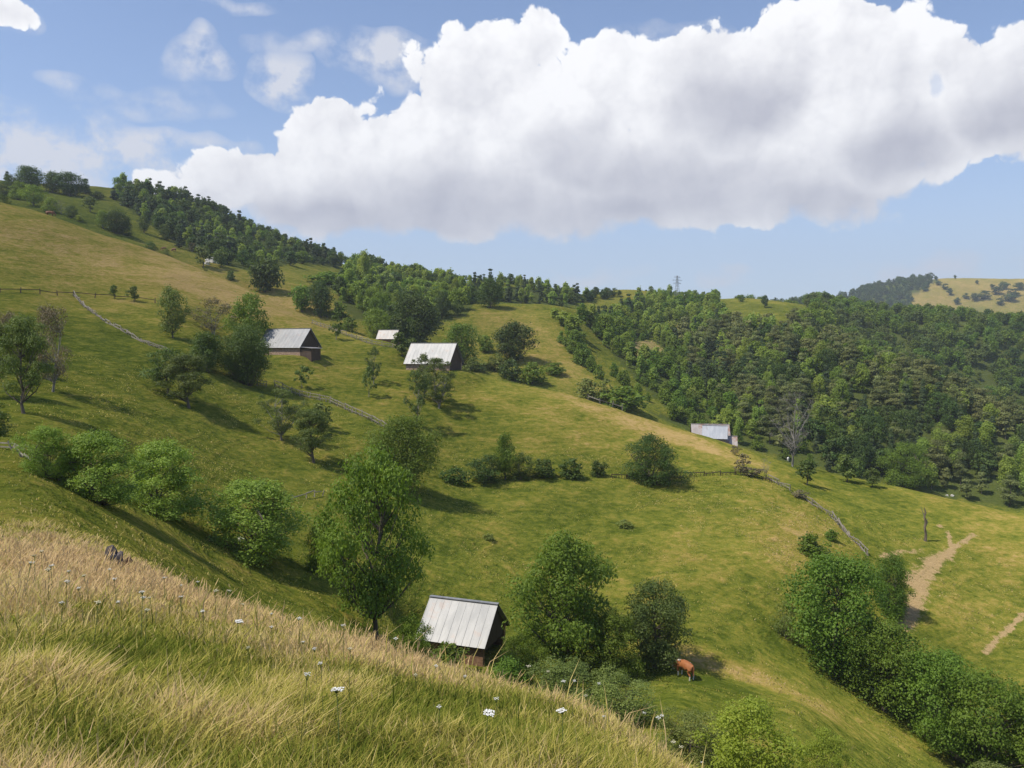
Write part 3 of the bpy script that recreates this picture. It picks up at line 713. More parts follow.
T(513,362,40,40,'mass','round dark tree alone on the slope right of the right barn', seed=2, rmin=200, lod=1)
T(490,308,30,28,'mass','round dark tree in front of the wooded knoll', seed=1, rmin=300, lod=1)
T(486,352,16,18,'bush','green bush left of the round dark tree on the slope', S, seed=1, rmin=200)
T(497,372,18,26,'olivebush','olive bush below the round dark tree on the slope', S, seed=2, rmin=180)
T(511,380,22,22,'darkbush','dark bush on the crest below the round dark tree', S, seed=1, rmin=170)
T(532,384,22,28,'bush','leafy bush on the crest right of the dark bush', S, seed=2, rmin=170)
T(556,375,12,26,'bush','low flat bush farther right behind the crest', S, seed=3, rmin=180)
T(587,399,20,30,'olivebush','olive scrubby tree on the crest left of the spreading bush', S, seed=1, rmin=165)
T(622,410,24,46,'bush','wide spreading green bush on the crest right of centre', S, seed=2, rmin=165)
T(605,403,24,14,'olivebush','upright grey bush left of the spreading bush on the crest', S, seed=3, rmin=165)
T(364,292,42,16,'birch','tall pale thin-crowned birch rising over the middle wood', seed=1, rmin=250, lod=1)
# upper left slope under the skyline
T(30,190,23,30,'mass','large round dark tree on the skyline at far left', 'tree', name='broadleaf_tree', seed=1, rmin=400, lod=1)
T(53,193,21,20,'mass','lighter round tree second on the skyline at far left', 'tree', name='broadleaf_tree', seed=2, rmin=400, lod=1)
T(70,196,23,30,'mass','broad black-green tree on the skyline at upper left', 'tree', name='broadleaf_tree', seed=3, rmin=400, lod=1)
T(86,194,16,12,'spruce','small pointed conifer right of the broad skyline tree', seed=1, rmin=400, lod=1)
T(12,188,13,18,'darkbush','dark bush on the skyline between the tiny conifer and the large round tree', S, seed=2, rmin=400, lod=1)
T(7,180,12,6,'spruce','tiny pointed conifer on the skyline near the left edge', seed=2, rmin=400)
T(98,199,8,13,'darkbush','flat dark bush on bare slope below the skyline', S, seed=1, rmin=380)
T(114,200,13,8,'spruce','small conifer at the left end of the upper wood', seed=3, rmin=380)
T(90,212,15,17,'apple','round tree with a short trunk below the skyline trees', seed=1, rmin=330)
T(61,214,14,16,'bare','white dead tree with forked limbs on the upper crest','dead tree', seed=1, rmin=295)
for i, (px, py, hp, wp, st, lb) in enumerate([
    (4,196,14,20,'darkbush','dark bush on the upper crest at the left edge'), (18,200,18,22,'bush','light green bushy tree second along the upper crest'),
    (34,206,20,24,'oak','mid green bushy tree third along the upper crest'), (50,213,15,16,'bush','bush left of the white dead tree'),
    (71,218,12,14,'darkbush','dark bush right of the white dead tree'), (2,208,14,16,'darkbush','dark shrub below the crest at the left edge'),
    (79,222,6,12,'yellowbush','low yellow-green bush lower along the upper crest'), (103,229,18,16,'oak','leftmost tree of the dark clump above the golden meadow'),
    (117,234,23,24,'mass','tallest tree of the dark clump above the golden meadow'), (127,236,12,14,'darkbush','low bush right of the dark clump above the golden meadow'),
    (144,233,17,14,'darkoak','dark tree alone right of the clump above the golden meadow'), (151,252,10,16,'darkbush','dark bush on the golden crest'),
    (165,240,12,14,'darkbush','dark bush at the edge of the upper wood'), (179,248,15,10,'spruce','small dark spruce in front of the upper wood'),
    (192,252,9,10,'twiggy','reddish bush in front of the upper wood'), (166,256,7,8,'olivebush','small pale bush on the golden crest')]):
    T(px, py, hp, wp, st, lb, S if 'bush' in st or 'shrub' in lb else 'tree', seed=1+i % 3, rmin=275 if py < 228 else 265, lod=1)
T(203,268,21,20,'apple','left tree of the pair beside the white rocks', seed=1, rmin=262)
T(221,268,18,18,'greyoak','right tree of the pair beside the white rocks', seed=2, rmin=262)
T(248,262,14,16,'apple','small dark tree below the upper wood right of the pair', seed=3, rmin=262)
T(291,266,14,16,'darkoak','left of two trees at the right tail of the upper wood', seed=1, rmin=290)
T(302,264,12,18,'oak','right of two trees at the right tail of the upper wood', seed=2, rmin=290)
T(347,262,9,9,'oak','tiny lone round tree on the skyline between the woods', seed=1, rmin=400)
T(328,285,13,40,'bush','long low scrub on the slope under the middle wood', S, seed=2, rmin=240)
T(352,284,12,22,'darkbush','dark scrub beside the pale birch', S, seed=3, rmin=240)
# right: meadow edge below the pine slope
T(903,487,44,52,'bush','bright green spreading tree at the foot of the pine slope', seed=3, lod=0, name='broadleaf_tree')
T(807,485,25,24,'apple','left of three small round orchard trees by the pine slope', seed=1)
T(847,483,28,28,'apple','middle of three small round orchard trees by the pine slope', seed=2)
T(872,488,20,20,'apple','right of three small round orchard trees by the pine slope', seed=3)
T(793,467,78,54,'bare','tall grey leafless tree at the edge of the wood beside the white cow', 'dead tree', seed=2, lod=0)
T(765,308,12,9,'darkoak','lone round dark tree on the bare right ridge', seed=1, rmin=500)
T(741,302,7,9,'oak','small round tree on the grassy skyline of the right ridge', seed=2, rmin=500)
# far right hill: single trees
for i, (px, py, hp, wp) in enumerate([(931,284,5,5),(955,279,4,3),(945,290,6,7),(950,296,7,7),(957,306,7,7),(966,300,6,6),(977,285,4,4),(992,288,4,5),(925,292,5,8),(938,286,4,7),(975,302,8,10),(984,301,9,11),(996,296,8,12),(1004,290,8,10),(1014,297,8,12),(1020,290,7,12),(1010,303,8,14),(1000,306,7,8)]):
    T(px, py, hp, wp, 'darkoak', 'small dark tree dotted over the dry far hill', seed=1+i % 3, rmin=1400, group='trees dotted over the far dry hill', lod=2, name='distant_tree')

# ------------------------------------------------------------------ woods: the trees that show largest singly, the rest as one mass per wood
KINDS = {'upper': [('spruce',.25,12,.42),('darkoak',.45,9.5,.85),('birch',.15,10,.5),('oak',.15,8,.9)],
         'mid': [('oak',.30,8.5,.85),('birch',.35,9,.55),('darkoak',.2,9,.85),('greyoak',.15,7,.9)],
         'knoll': [('darkoak',.35,8,.9),('birch',.4,9,.5),('spruce',.25,10,.4)],
         'bright': [('birch',.40,8.5,.58),('bush',.30,6.5,.95),('oak',.25,8,.85),('spruce',.05,10,.40)],
         'pines': [('pine',.50,10.5,.62),('birch',.22,10,.55),('spruce',.18,11,.42),('darkoak',.10,9,.9)],
         'dark': [('darkoak',.15,11,.95),('oak',.55,11,.95),('greyoak',.3,11,.9)],  # darker species mix stands in for cloud shadow over this wood
         'ridge': [('darkoak',.7,12,.9),('spruce',.3,13,.5)],
         'far': [('darkoak',.7,13,.9),('spruce',.3,14,.5)]}
WLAB = {'upper': 'the upper left wood under the skyline', 'mid': 'the middle wood behind the barns', 'knoll': 'the wooded knoll on the skyline',
        'bright': 'the bright young wood on the right slope', 'pines': 'the pine slope above the orchard trees', 'dark': 'the broadleaf wood beyond the pine slope', 'ridge': 'dark ridge', 'far': 'far hill'}
SLAB = {'spruce': 'narrow dark conifer', 'darkoak': 'dark round broadleaf tree', 'birch': 'slim pale green birch', 'oak': 'leafy green broadleaf tree', 'greyoak': 'grey-green broadleaf tree', 'bush': 'low bright green tree', 'pine': 'olive layered pine'}
NAME = {'spruce': 'conifer_tree', 'birch': 'birch_tree', 'pine': 'pine_tree'}
rng = np.random.default_rng(77)
cand = []
SPACE = {'upper': 4.6, 'mid': 4.4, 'knoll': 4.6, 'bright': 4.3, 'pines': 4.9, 'dark': 6.4, 'ridge': 8.5, 'far': 11}
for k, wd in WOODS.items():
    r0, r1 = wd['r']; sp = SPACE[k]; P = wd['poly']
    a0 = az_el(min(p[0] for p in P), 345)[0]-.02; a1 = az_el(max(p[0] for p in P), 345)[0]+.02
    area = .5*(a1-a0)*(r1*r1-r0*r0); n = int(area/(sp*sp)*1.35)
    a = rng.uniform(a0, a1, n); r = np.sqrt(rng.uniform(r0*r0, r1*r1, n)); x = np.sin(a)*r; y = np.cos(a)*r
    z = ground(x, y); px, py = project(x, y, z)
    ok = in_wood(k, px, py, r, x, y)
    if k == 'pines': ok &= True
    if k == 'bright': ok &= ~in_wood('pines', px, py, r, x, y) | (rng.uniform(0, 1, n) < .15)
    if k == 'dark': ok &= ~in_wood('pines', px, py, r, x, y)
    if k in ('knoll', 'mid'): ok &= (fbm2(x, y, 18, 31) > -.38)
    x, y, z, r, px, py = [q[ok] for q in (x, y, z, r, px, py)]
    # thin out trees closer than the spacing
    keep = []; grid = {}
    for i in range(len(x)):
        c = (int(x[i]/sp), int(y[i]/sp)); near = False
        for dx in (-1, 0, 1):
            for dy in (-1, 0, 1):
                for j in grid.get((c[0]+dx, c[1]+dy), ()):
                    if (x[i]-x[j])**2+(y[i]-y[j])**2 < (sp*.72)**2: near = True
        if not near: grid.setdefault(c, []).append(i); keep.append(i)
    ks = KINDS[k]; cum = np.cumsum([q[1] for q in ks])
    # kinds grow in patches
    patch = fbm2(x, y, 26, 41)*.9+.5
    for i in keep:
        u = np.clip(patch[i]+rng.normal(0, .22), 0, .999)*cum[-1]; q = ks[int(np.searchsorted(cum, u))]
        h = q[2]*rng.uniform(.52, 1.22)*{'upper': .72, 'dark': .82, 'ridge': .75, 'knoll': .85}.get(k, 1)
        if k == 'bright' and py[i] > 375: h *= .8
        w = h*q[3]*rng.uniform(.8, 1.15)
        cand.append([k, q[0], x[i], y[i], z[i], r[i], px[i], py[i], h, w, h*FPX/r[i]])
# fringe of young trees along the lower edge of the bright wood
def fringe(pts, step, style, h0, k, rmin, rmax):
    g_ = gl(pts, rmin, rmax)
    for (x0, y0), (x1, y1) in zip(g_[:-1], g_[1:]):
        L = math.hypot(x1-x0, y1-y0)
        for i in range(int(L/step)):
            t = (i+rng.uniform(0, .8))*step/L; x, y = x0+(x1-x0)*t+rng.normal(0, 1), y0+(y1-y0)*t+rng.normal(0, 1)
            z = float(ground(x, y)); px, py = project(x, y, z); h = h0*rng.uniform(.6, 1.2); w = h*rng.uniform(.7, 1.0)
            if px < 470 or px > 720: continue
            cand.append([k, style, x, y, z, math.hypot(x, y), px, py, h, w, h*FPX/math.hypot(x, y)])
fringe([(566,322),(575,345),(590,372),(602,378)], 4, 'bush', 6, 'bright', 200, 420)
fringe([(612,376),(640,398),(668,414),(700,430)], 3.2, 'bush', 4.5, 'bright', 200, 420)
fringe([(556,318),(568,332),(590,352)], 4.5, 'birch', 7, 'bright', 200, 420)
fringe([(560,342),(580,362),(596,378),(603,384)], 3.6, 'bush', 6, 'bright', 200, 420)
fringe([(560,302),(600,300),(620,296)], 5, 'darkoak', 6, 'knoll', 330, 600)
fringe([(585,300),(610,296)], 5, 'darkoak', 6, 'knoll', 330, 600)
def seen(c):
    """is the upper part of the tree in the frame and not behind the ground"""
    x, y, z = c[2], c[3], c[4]+c[8]*.8; r = c[5]
    if not (-10 < c[6] < 1034): return False
    q = np.linspace(.15, .985, 90); return bool((ground(x*q, y*q) < z*q+.5).all())
cand = [c for c in cand if c[0] in ('ridge', 'far') or seen(c)]
single = sorted([c for c in cand if c[0] not in ('ridge', 'far')], key=lambda c: -c[10])
N_SINGLE = 175
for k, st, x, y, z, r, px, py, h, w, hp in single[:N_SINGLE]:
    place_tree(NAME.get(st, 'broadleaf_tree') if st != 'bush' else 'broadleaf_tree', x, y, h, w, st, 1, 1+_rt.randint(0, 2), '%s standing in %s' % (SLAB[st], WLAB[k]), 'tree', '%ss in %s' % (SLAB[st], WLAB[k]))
rest = single[N_SINGLE:]+[c for c in cand if c[0] in ('ridge', 'far')]
def wood_mass(name, label, items):
    """one object: a far-off wood; its points carry tree shapes"""
    keys = sorted({(c[1]) for c in items}); nv = 3
    V = np.array([(c[2], c[3], c[4]-.1) for c in items])
    me = bpy.data.meshes.new(name); me.vertices.add(len(V)); me.vertices.foreach_set('co', V.astype(np.float32).ravel())
    o = link(name, me); tag(o, label, kind='stuff')
    sc = me.attributes.new('size', 'FLOAT_VECTOR', 'POINT'); sc.data.foreach_set('vector', np.array([(c[9], c[9], c[8]) for c in items], np.float32).ravel())
    kk = np.array([keys.index(c[1])*nv+rng.integers(0, nv) for c in items]); ka = me.attributes.new('variant', 'INT', 'POINT'); ka.data.foreach_set('value', kk.astype(np.int32))
    fattr(me, 'turn', rng.uniform(0, 6.28, len(items)))
    ng = bpy.data.node_groups.new(name, 'GeometryNodeTree'); ng.interface.new_socket('Geometry', in_out='INPUT', socket_type='NodeSocketGeometry'); ng.interface.new_socket('Geometry', in_out='OUTPUT', socket_type='NodeSocketGeometry')
    g = NT(ng); gi = g.n('NodeGroupInput'); go = g.n('NodeGroupOutput'); jn = g.n('GeometryNodeJoinGeometry')
    def at(n, t):
        a = g.n('GeometryNodeInputNamedAttribute'); a.data_type = t; a.inputs['Name'].default_value = n; return a.outputs['Attribute']
    size, var, turn = at('size', 'FLOAT_VECTOR'), at('variant', 'INT'), at('turn', 'FLOAT')
    cb = g.n('ShaderNodeCombineXYZ'); g.link(turn, cb.inputs[2])
    for i, st in enumerate(keys):
        for v in range(nv):
            src = far_source(st, v+1)
            oi = g.n('GeometryNodeObjectInfo'); oi.inputs['Object'].default_value = src; oi.transform_space = 'ORIGINAL'
            cmp_ = g.n('FunctionNodeCompare'); cmp_.data_type = 'INT'; cmp_.operation = 'EQUAL'; g.link(var, cmp_.inputs[2]); cmp_.inputs[3].default_value = i*nv+v
            ip = g.n('GeometryNodeInstanceOnPoints'); g.link(gi.outputs[0], ip.inputs['Points']); g.link(cmp_.outputs[0], ip.inputs['Selection'])
            g.link(oi.outputs['Geometry'], ip.inputs['Instance']); g.link(size, ip.inputs['Scale']); g.link(cb.outputs[0], ip.inputs['Rotation'])
            g.link(ip.outputs[0], jn.inputs[0])
    g.link(jn.outputs[0], go.inputs[0])
    md = o.modifiers.new('trees', 'NODES'); md.node_group = ng
_far = {}
def far_source(st, v):
    """a small real tree of the wood whose one-mesh shape the mass repeats"""
    if (st, v) not in _far:
        TV, TF, LV, LF, tint, bark, lm = tree_shape(st, 2, v)
        V = np.concatenate([TV, LV]); F = np.concatenate([TF, LF+len(TV)]); mi = [0]*len(TF)+[1]*len(LF)
        me = mesh_np('far_tree', V, F, [bark, lm], False, mi); fattr(me, 'tint', np.concatenate([np.zeros(len(TF)), tint]), 'FACE')
        c = next((c for c in rest if c[1] == st and not c[-1] == 'used'), None) or rest[0]
        o = link(NAME.get(st, 'broadleaf_tree'), me, loc=(c[2], c[3], c[4]-.1)); o.scale = (c[9], c[9], c[8]); c.append('used')
        tag(o, '%s standing in %s' % (SLAB[st], WLAB[c[0]]), 'tree', '%ss in %s' % (SLAB[st], WLAB[c[0]]))
        _far[(st, v)] = o
    return _far[(st, v)]
MASS = {'upper': ('dense_wood', 'dense dark wood covering the upper left slope'), 'mid': ('dense_wood', 'mixed wood behind the barns'), 'knoll': ('dense_wood', 'wood crowning the knoll on the skyline'),
        'bright': ('dense_wood', 'bright young broadleaf wood covering the right slope'), 'pines': ('dense_wood', 'olive pine wood covering the lower right slope'), 'dark': ('dense_wood', 'shadow-toned broadleaf wood filling the right valley side'),
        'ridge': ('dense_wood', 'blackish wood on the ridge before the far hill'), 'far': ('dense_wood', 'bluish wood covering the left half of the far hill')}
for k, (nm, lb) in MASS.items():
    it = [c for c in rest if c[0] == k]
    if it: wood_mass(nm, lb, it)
print('WOOD', len(cand), 'single', min(len(single), N_SINGLE), 'smallest px', single[min(len(single), N_SINGLE)-1][10])


# ------------------------------------------------------------------ boxes, bars and boards for built things
class MB:
    def __init__(s): s.V = []; s.F = []
    def add(s, v, f):
        o = len(s.V); s.V += [tuple(p) for p in v]; s.F += [tuple(i+o for i in q) for q in f]; return s
    def box(s, x0, x1, y0, y1, z0, z1):
        v = [(x, y, z) for z in (z0, z1) for y in (y0, y1) for x in (x0, x1)]
        return s.add(v, [(0,2,3,1),(4,5,7,6),(0,1,5,4),(2,6,7,3),(0,4,6,2),(1,3,7,5)])
    def bar(s, p0, p1, w, h=None, taper=1.0):
        p0 = Vector(p0); p1 = Vector(p1); d = (p1-p0).normalized(); h = h or w
        a = d.cross(Vector((0, 0, 1)))
        if a.length < .05: a = Vector((1, 0, 0))
        a.normalize(); b = a.cross(d)
        v = [p+a*sx*w/2*k+b*sy*h/2*k for p, k in ((p0, 1), (p1, taper)) for sx, sy in ((-1,-1),(1,-1),(1,1),(-1,1))]
        return s.add(v, [(0,1,2,3),(7,6,5,4),(0,4,5,1),(1,5,6,2),(2,6,7,3),(3,7,4,0)])
    def slab(s, c, n, t):
        """a flat polygon c given thickness t along n"""
        k = len(c); v = [Vector(p) for p in c]+[Vector(p)+Vector(n)*t for p in c]
        return s.add(v, [tuple(range(k)), tuple(range(2*k-1, k-1, -1))]+[(i, i+k, (i+1) % k+k, (i+1) % k) for i in range(k)])
    def build(s, name, m, parent=None, loc=None):
        me = bpy.data.meshes.new(name); me.from_pydata(s.V, [], s.F); me.materials.append(m); me.validate(); me.update()
        return link(name, me, parent, loc)
def zinc(name, c0, c1, rust, scale=.8, rough=.5):
    m, g, out = mat(name); tc = g.n('ShaderNodeTexCoord'); P = tc.outputs['Object']
    mp = g.n('ShaderNodeMapping'); mp.inputs['Scale'].default_value = (1.6, .5, .5); g.link(P, mp.inputs['Vector'])
    n = g.noise(mp.outputs[0], scale, 5, .65); n2 = g.noise(P, .9, 4, .6)
    c = g.mix(g.ramp(n, .3, .7), c0, c1); c = g.mix(g.m('MULTIPLY', g.ramp(n2, .62-rust*.3, .72-rust*.2), min(1, rust*1.5)), c, (.30, .15, .09))
    p = g.n('ShaderNodeBsdfPrincipled'); g.link(c, p.inputs['Base Color']); p.inputs['Roughness'].default_value = rough; p.inputs['Metallic'].default_value = .15
    g.link(p.outputs[0], out.inputs[0]); return m
Z_LIGHT = zinc('zinc_sheet', (.22, .228, .245), (.31, .315, .33), .14); Z_PALE = zinc('zinc_sheet_pale', (.27, .26, .26), (.36, .35, .35), .25)
Z_RUST = zinc('rusty_sheet', (.36, .32, .30), (.47, .42, .40), .5); Z_BLUE = zinc('bluish_sheet', (.32, .345, .39), (.42, .44, .48), .1)
WOOD_G = plain_material('weathered_wood', (.16, .14, .115), (.34, .30, .25), 5, .9, .5, (1, 1, .3))
WOOD_D = plain_material('dark_boards', (.045, .030, .022), (.115, .078, .055), 3, .9, .5, (6, 6, .3))
WOOD_R = plain_material('reddish_boards', (.16, .085, .05), (.34, .20, .12), 3, .9, .5, (1, 1, 4))
STONE = plain_material('rubble_stone', (.19, .12, .085), (.46, .34, .26), 2.6, .95, 1.0, (1, 1, 2))
BLACK = plain_material('dark_inside', (.008, .007, .006), (.015, .012, .010), 3)
def barn(name, label, cat, px, py, rmin, L, W, hw, hr, th, roof_m, wall_m, gable_m, ov=.35, dark_doorway=None, ribs=.8, lean=None, at_r=None, lift=0, open_gable=False, at=None):
    if at: x, y = at; z = float(ground(x, y))
    elif at_r: a = az_el(px, 345)[0]; x, y = math.sin(a)*at_r, math.cos(a)*at_r; z = float(ground(x, y))
    else: x, y, z, r = hit(px, py, rmin)
    e = empty(name, (x, y, z+lift), -math.radians(th)); tag(e, label, cat)
    t = .35; w = MB(); b = -2.0                      # walls run down into the slope
    w.box(-L/2, L/2, -W/2, -W/2+t, b, hw) if not dark_doorway else w.box(-L/2, dark_doorway[0], -W/2, -W/2+t, b, hw).box(dark_doorway[1], L/2, -W/2, -W/2+t, b, hw).box(dark_doorway[0], dark_doorway[1], -W/2, -W/2+t, dark_doorway[2], hw).box(dark_doorway[0], dark_doorway[1], -W/2, -W/2+t, b, 0)
    w.box(-L/2, L/2, W/2-t, W/2, b, hw).box(-L/2, -L/2+t, -W/2+t, W/2-t, b, hw)
    w.build('wall', wall_m, e)
    if not open_gable: MB().box(L/2-t, L/2, -W/2+t, W/2-t, b, hw-.01).build('end_wall', gable_m, e)
    if dark_doorway: MB().box(dark_doorway[0]+.02, dark_doorway[1]-.02, -W/2+.16, -W/2+.22, 0, dark_doorway[2]-.02).build('dark_doorway', BLACK, e)  # near-black panel paints the shade inside the open doorway
    for sx in (-1, 1):
        q = MB(); n = int(W/.22)
        for i in range(n):                            # upright boards of the gable
            y0 = -W/2+W*i/n+.008; y1 = -W/2+W*(i+1)/n-.008; k0 = hr*(1-abs(y0)/(W/2)); k1 = hr*(1-abs(y1)/(W/2)); xx = sx*(L/2-.05)
            zb = hw if not (open_gable and sx > 0) else hw*.55
            q.slab([(xx, y0, zb), (xx, y1, zb), (xx, y1, hw+max(k1, .02)), (xx, y0, hw+max(k0, .02))], (-sx, 0, 0), .05)
        q.build('gable', gable_m, e)
    for sy in (-1, 1):
        q = MB(); sl_ = hr/(W/2); ye = sy*(W/2+ov); ze = hw-ov*sl_; nrm = Vector((0, sy*hr, W/2)).normalized()
        c = [(-L/2-ov, ye, ze), (L/2+ov, ye, ze), (L/2+ov, 0, hw+hr), (-L/2-ov, 0, hw+hr)]
        if sy > 0: c = c[::-1]
        q.slab([Vector(p)+nrm*.04 for p in c], nrm, .035)
        n = max(2, int(round((L+2*ov)/ribs)))
        for i in range(n+1):                          # standing seams
            xx = -L/2-ov+.03+(L+2*ov-.06)*i/n; q.bar(Vector((xx, ye, ze))+nrm*.095, Vector((xx, 0, hw+hr))+nrm*.078, .05, .016)
        q.build('roof', roof_m, e)
    MB().bar((-L/2-ov-.02, 0, hw+hr+.09), (L/2+ov+.02, 0, hw+hr+.09), .34, .06).build('ridge_cap', roof_m, e)
    f = MB()
    for sy in (-1, 1): f.bar((-L/2-ov+.05, sy*(W/2+ov-.08), hw-ov*hr/(W/2)+.0), (L/2+ov-.05, sy*(W/2+ov-.08), hw-ov*hr/(W/2)+.0), .07, .12)
    f.build('eave_board', WOOD_D, e)
    if lean:
        lx, ly, lh = lean
        MB().box(L/2+.004, L/2+lx, -W/2+.01, -W/2+ly, -1.5, lh).build('shed_wall', WOOD_D, e)
        MB().slab([(L/2+.003, -W/2-.3, lh+.28), (L/2+lx+.35, -W/2-.3, lh+.03), (L/2+lx+.35, -W/2+ly+.2, lh+.03), (L/2+.003, -W/2+ly+.2, lh+.28)], (0, 0, 1), .05).build('shed_roof', Z_PALE, e)
    return e
barn('hay_shed', 'near shed with a pale ribbed tin roof and black open gable, beside the tall ash', 'shed', 465, 662, 40, 5.0, 4.7, 1.7, 2.15, 20, Z_LIGHT, WOOD_R, WOOD_D, .3, dark_doorway=(-.1, .85, 1.5), ribs=.62, open_gable=True, at=PAD_C)
barn('stone_barn', 'left barn with tin roof, stone wall and small lean-to, partly behind the dense dark tree', 'barn', 290, 356, 100, 10.2, 5.4, 1.7, 3.2, 27, Z_LIGHT, STONE, WOOD_D, .35, lean=(2.7, 2.6, 1.2), at=PAD_A)
barn('stone_barn', 'right barn on the crest with tin roof and brown gable', 'barn', 435, 371, 100, 9.4, 5.2, 1.6, 3.5, 24, Z_LIGHT, STONE, WOOD_D, .35, at=PAD_B)
barn('small_shed', 'little grey-roofed shed on the crest in front of the bright green round tree', 'shed', 389, 0, 0, 4.4, 3.0, 1.3, 1.8, 14, Z_PALE, WOOD_R, WOOD_D, .25, at_r=186)
barn('farm_shed', 'pale rusty roof behind the other two of the three roofs peeping over the crest', 'shed', 711, 0, 0, 7.4, 4.6, 2.3, 2.3, 8, Z_RUST, WOOD_G, WOOD_D, .3, at_r=176, lift=.5)
barn('farm_shed', 'bluish roof in front among three roofs peeping over the crest', 'shed', 716, 0, 0, 4.6, 4.0, 1.9, 2.2, 16, Z_BLUE, WOOD_G, WOOD_D, .25, at_r=170, lift=-.2)
barn('farm_shed', 'smallest, red-rusty roof at the right end of the three roofs over the crest', 'shed', 733, 0, 0, 1.9, 2.4, 1.5, 1.7, 12, Z_RUST, WOOD_R, WOOD_D, .15, at_r=170, lift=-.2)
barn('mountain_hut', 'tiny grey hut under the right tail of the upper wood', 'hut', 267, 262, 262, 2.6, 2.6, 1.0, 1.3, 20, Z_PALE, WOOD_G, WOOD_D, .2)

# ------------------------------------------------------------------ fences
rf = random.Random(9)
def fence(label, pts, rmin, rmax, step=2.4, h=1.05, rails=2, mess=.1, name='rail_fence', mat_=None, stakes=False, wd=.09):
    P = [Vector((*q, 0)) for q in gl(pts, rmin, rmax)]; pts_ = []
    for a, b in zip(P[:-1], P[1:]):
        n = max(1, int((b-a).length/step)); pts_ += [a+(b-a)*i/n for i in range(n)]
    pts_.append(P[-1]); o = pts_[0]; o = Vector((o.x, o.y, float(ground(o.x, o.y))))
    e = empty(name, o); tag(e, label, 'fence'); m_ = mat_ or WOOD_G
    G_ = [Vector((p.x, p.y, float(ground(p.x, p.y))))-o for p in pts_]
    for i, p in enumerate(G_):
        if len(G_) > 60 and i % 2: continue
        MB().bar(p+Vector((0, 0, -.2)), p+Vector((rf.gauss(0, mess), rf.gauss(0, mess), h*rf.uniform(.9, 1.2))), wd*1.2, taper=.7).build('post', m_, e)
    for i, (p, q) in enumerate(zip(G_[:-1], G_[1:])):
        if rf.random() < mess*.2: continue
        for k in range(rails):
            if len(G_)*rails > 95 and k: continue
            zz = h*(.35+.5*k/max(1, rails-1)) if rails > 1 else h*.7
            MB().bar(p+Vector((rf.gauss(0, .03), 0, zz+rf.gauss(0, mess))), q+Vector((rf.gauss(0, .03), 0, zz+rf.gauss(0, mess)-.0)), wd, wd*1.1, .85).build('rail', m_, e)
        if stakes:
            s = MB(); d = (q-p); n = 5
            for j in range(n):
                c = p+d*(j+.5)/n; s.bar(c+Vector((0, 0, -.1)), c+Vector((rf.gauss(0, .22), rf.gauss(0, .22), h*rf.uniform(.5, 1.05))), .07, taper=.6)
            s.build('paling', m_, e)
    return e
fence('pale pole fence running down the upper left meadow', [(74,297),(85,308),(92,313),(110,325),(132,338),(150,346),(170,353)], 90, 260, 1.7, .6, 2, .16, stakes=True, wd=.12)
fence('fence of thin posts along the dark hedge line below the golden meadow', [(0,293),(40,294),(74,297),(115,300),(155,303)], 120, 280, 3.2, .9, 1, .08, mat_=WOOD_D, wd=.12)
fence('sagging pole fence crossing the slope below the left barn', [(257,386),(275,388),(300,397),(330,404),(352,413),(372,422),(390,432)], 60, 200, 1.5, 1.0, 2, .10, wd=.10, stakes=True)
fence('old fence along the crest from the left barn to the little shed', [(312,324),(330,330),(352,338),(372,345),(392,348),(410,356)], 120, 260, 2.2, .9, 2, .12, stakes=True)
fence('collapsed grey rail fence on the right running down to the ravine bushes', [(768,480),(790,492),(812,505),(832,518),(850,538),(868,556)], 70, 200, 1.7, .75, 2, .2, wd=.10, stakes=True)
fence('low dark fence between the large dark hawthorn bush and the dead brush', [(598,478),(640,480),(690,478),(720,477),(752,476),(772,484)], 70, 200, 2.0, .7, 1, .12, mat_=WOOD_D, wd=.10, stakes=True)
fence('broken rail fence under the willow bushes at left', [(-10,449),(14,452),(34,462),(60,482),(84,492)], 30, 80, 1.9, .55, 2, .16, wd=.07)
fence('short piece of low fence between the largest willow and the tall ash', [(292,500),(306,499),(322,496)], 60, 120, 1.4, .6, 1, .12, wd=.08)
fence('few leaning posts on the crest left of the spreading bush', [(588,400),(600,404),(612,407),(622,410)], 130, 180, 1.8, 1.2, 1, .1, wd=.12)
# dead brush heaped on the end of the low fence
for i, (px, py, hp, wp, lb) in enumerate([(743,476,22,20,'reddish bare brush on the corner of the low fence'), (765,478,22,16,'grey upright dead brush at the fence corner'), (752,478,10,30,'dark heap of dead branches between the brush at the fence corner'), (800,498,8,22,'grey heap of dead branches lying along the collapsed fence'), (735,455,9,14,'small pale dry shrub on the crest above the fence corner')]):
    T(px, py, hp, wp, 'twiggy' if i != 1 else 'bare', lb, 'brush', name='dead_brush', seed=1+i % 3, rmin=60)

# ------------------------------------------------------------------ stump, snag, rocks, white boulders
def lumpy(seed, sx, sy, sz, n=3, amp=.25):
    import bmesh
    bm = bmesh.new(); bmesh.ops.create_icosphere(bm, subdivisions=n, radius=1)
    for v in bm.verts:
        k = 1+amp*mnoise.noise(v.co*1.7+Vector((seed, 0, 0)))*2+amp*.5*mnoise.noise(v.co*4+Vector((0, seed, 0)))
        v.co = Vector((v.co.x*sx*k, v.co.y*sy*k, max(v.co.z, -.3)*sz*k))
    return bm
def from_bm(name, bm, m, parent=None, loc=None, smooth=False):
    me = bpy.data.meshes.new(name); bm.to_mesh(me); bm.free(); me.materials.append(m)
    me.polygons.foreach_set('use_smooth', [smooth]*len(me.polygons)); return link(name, me, parent, loc)
x, y, z, r = hit(113, 569, 8, 40)
e = empty('tree_stump', (x, y, z), .4, (1.2, 1.2, 1.4)); tag(e, 'weathered dark grey stump in the flowering grass at left', 'stump')
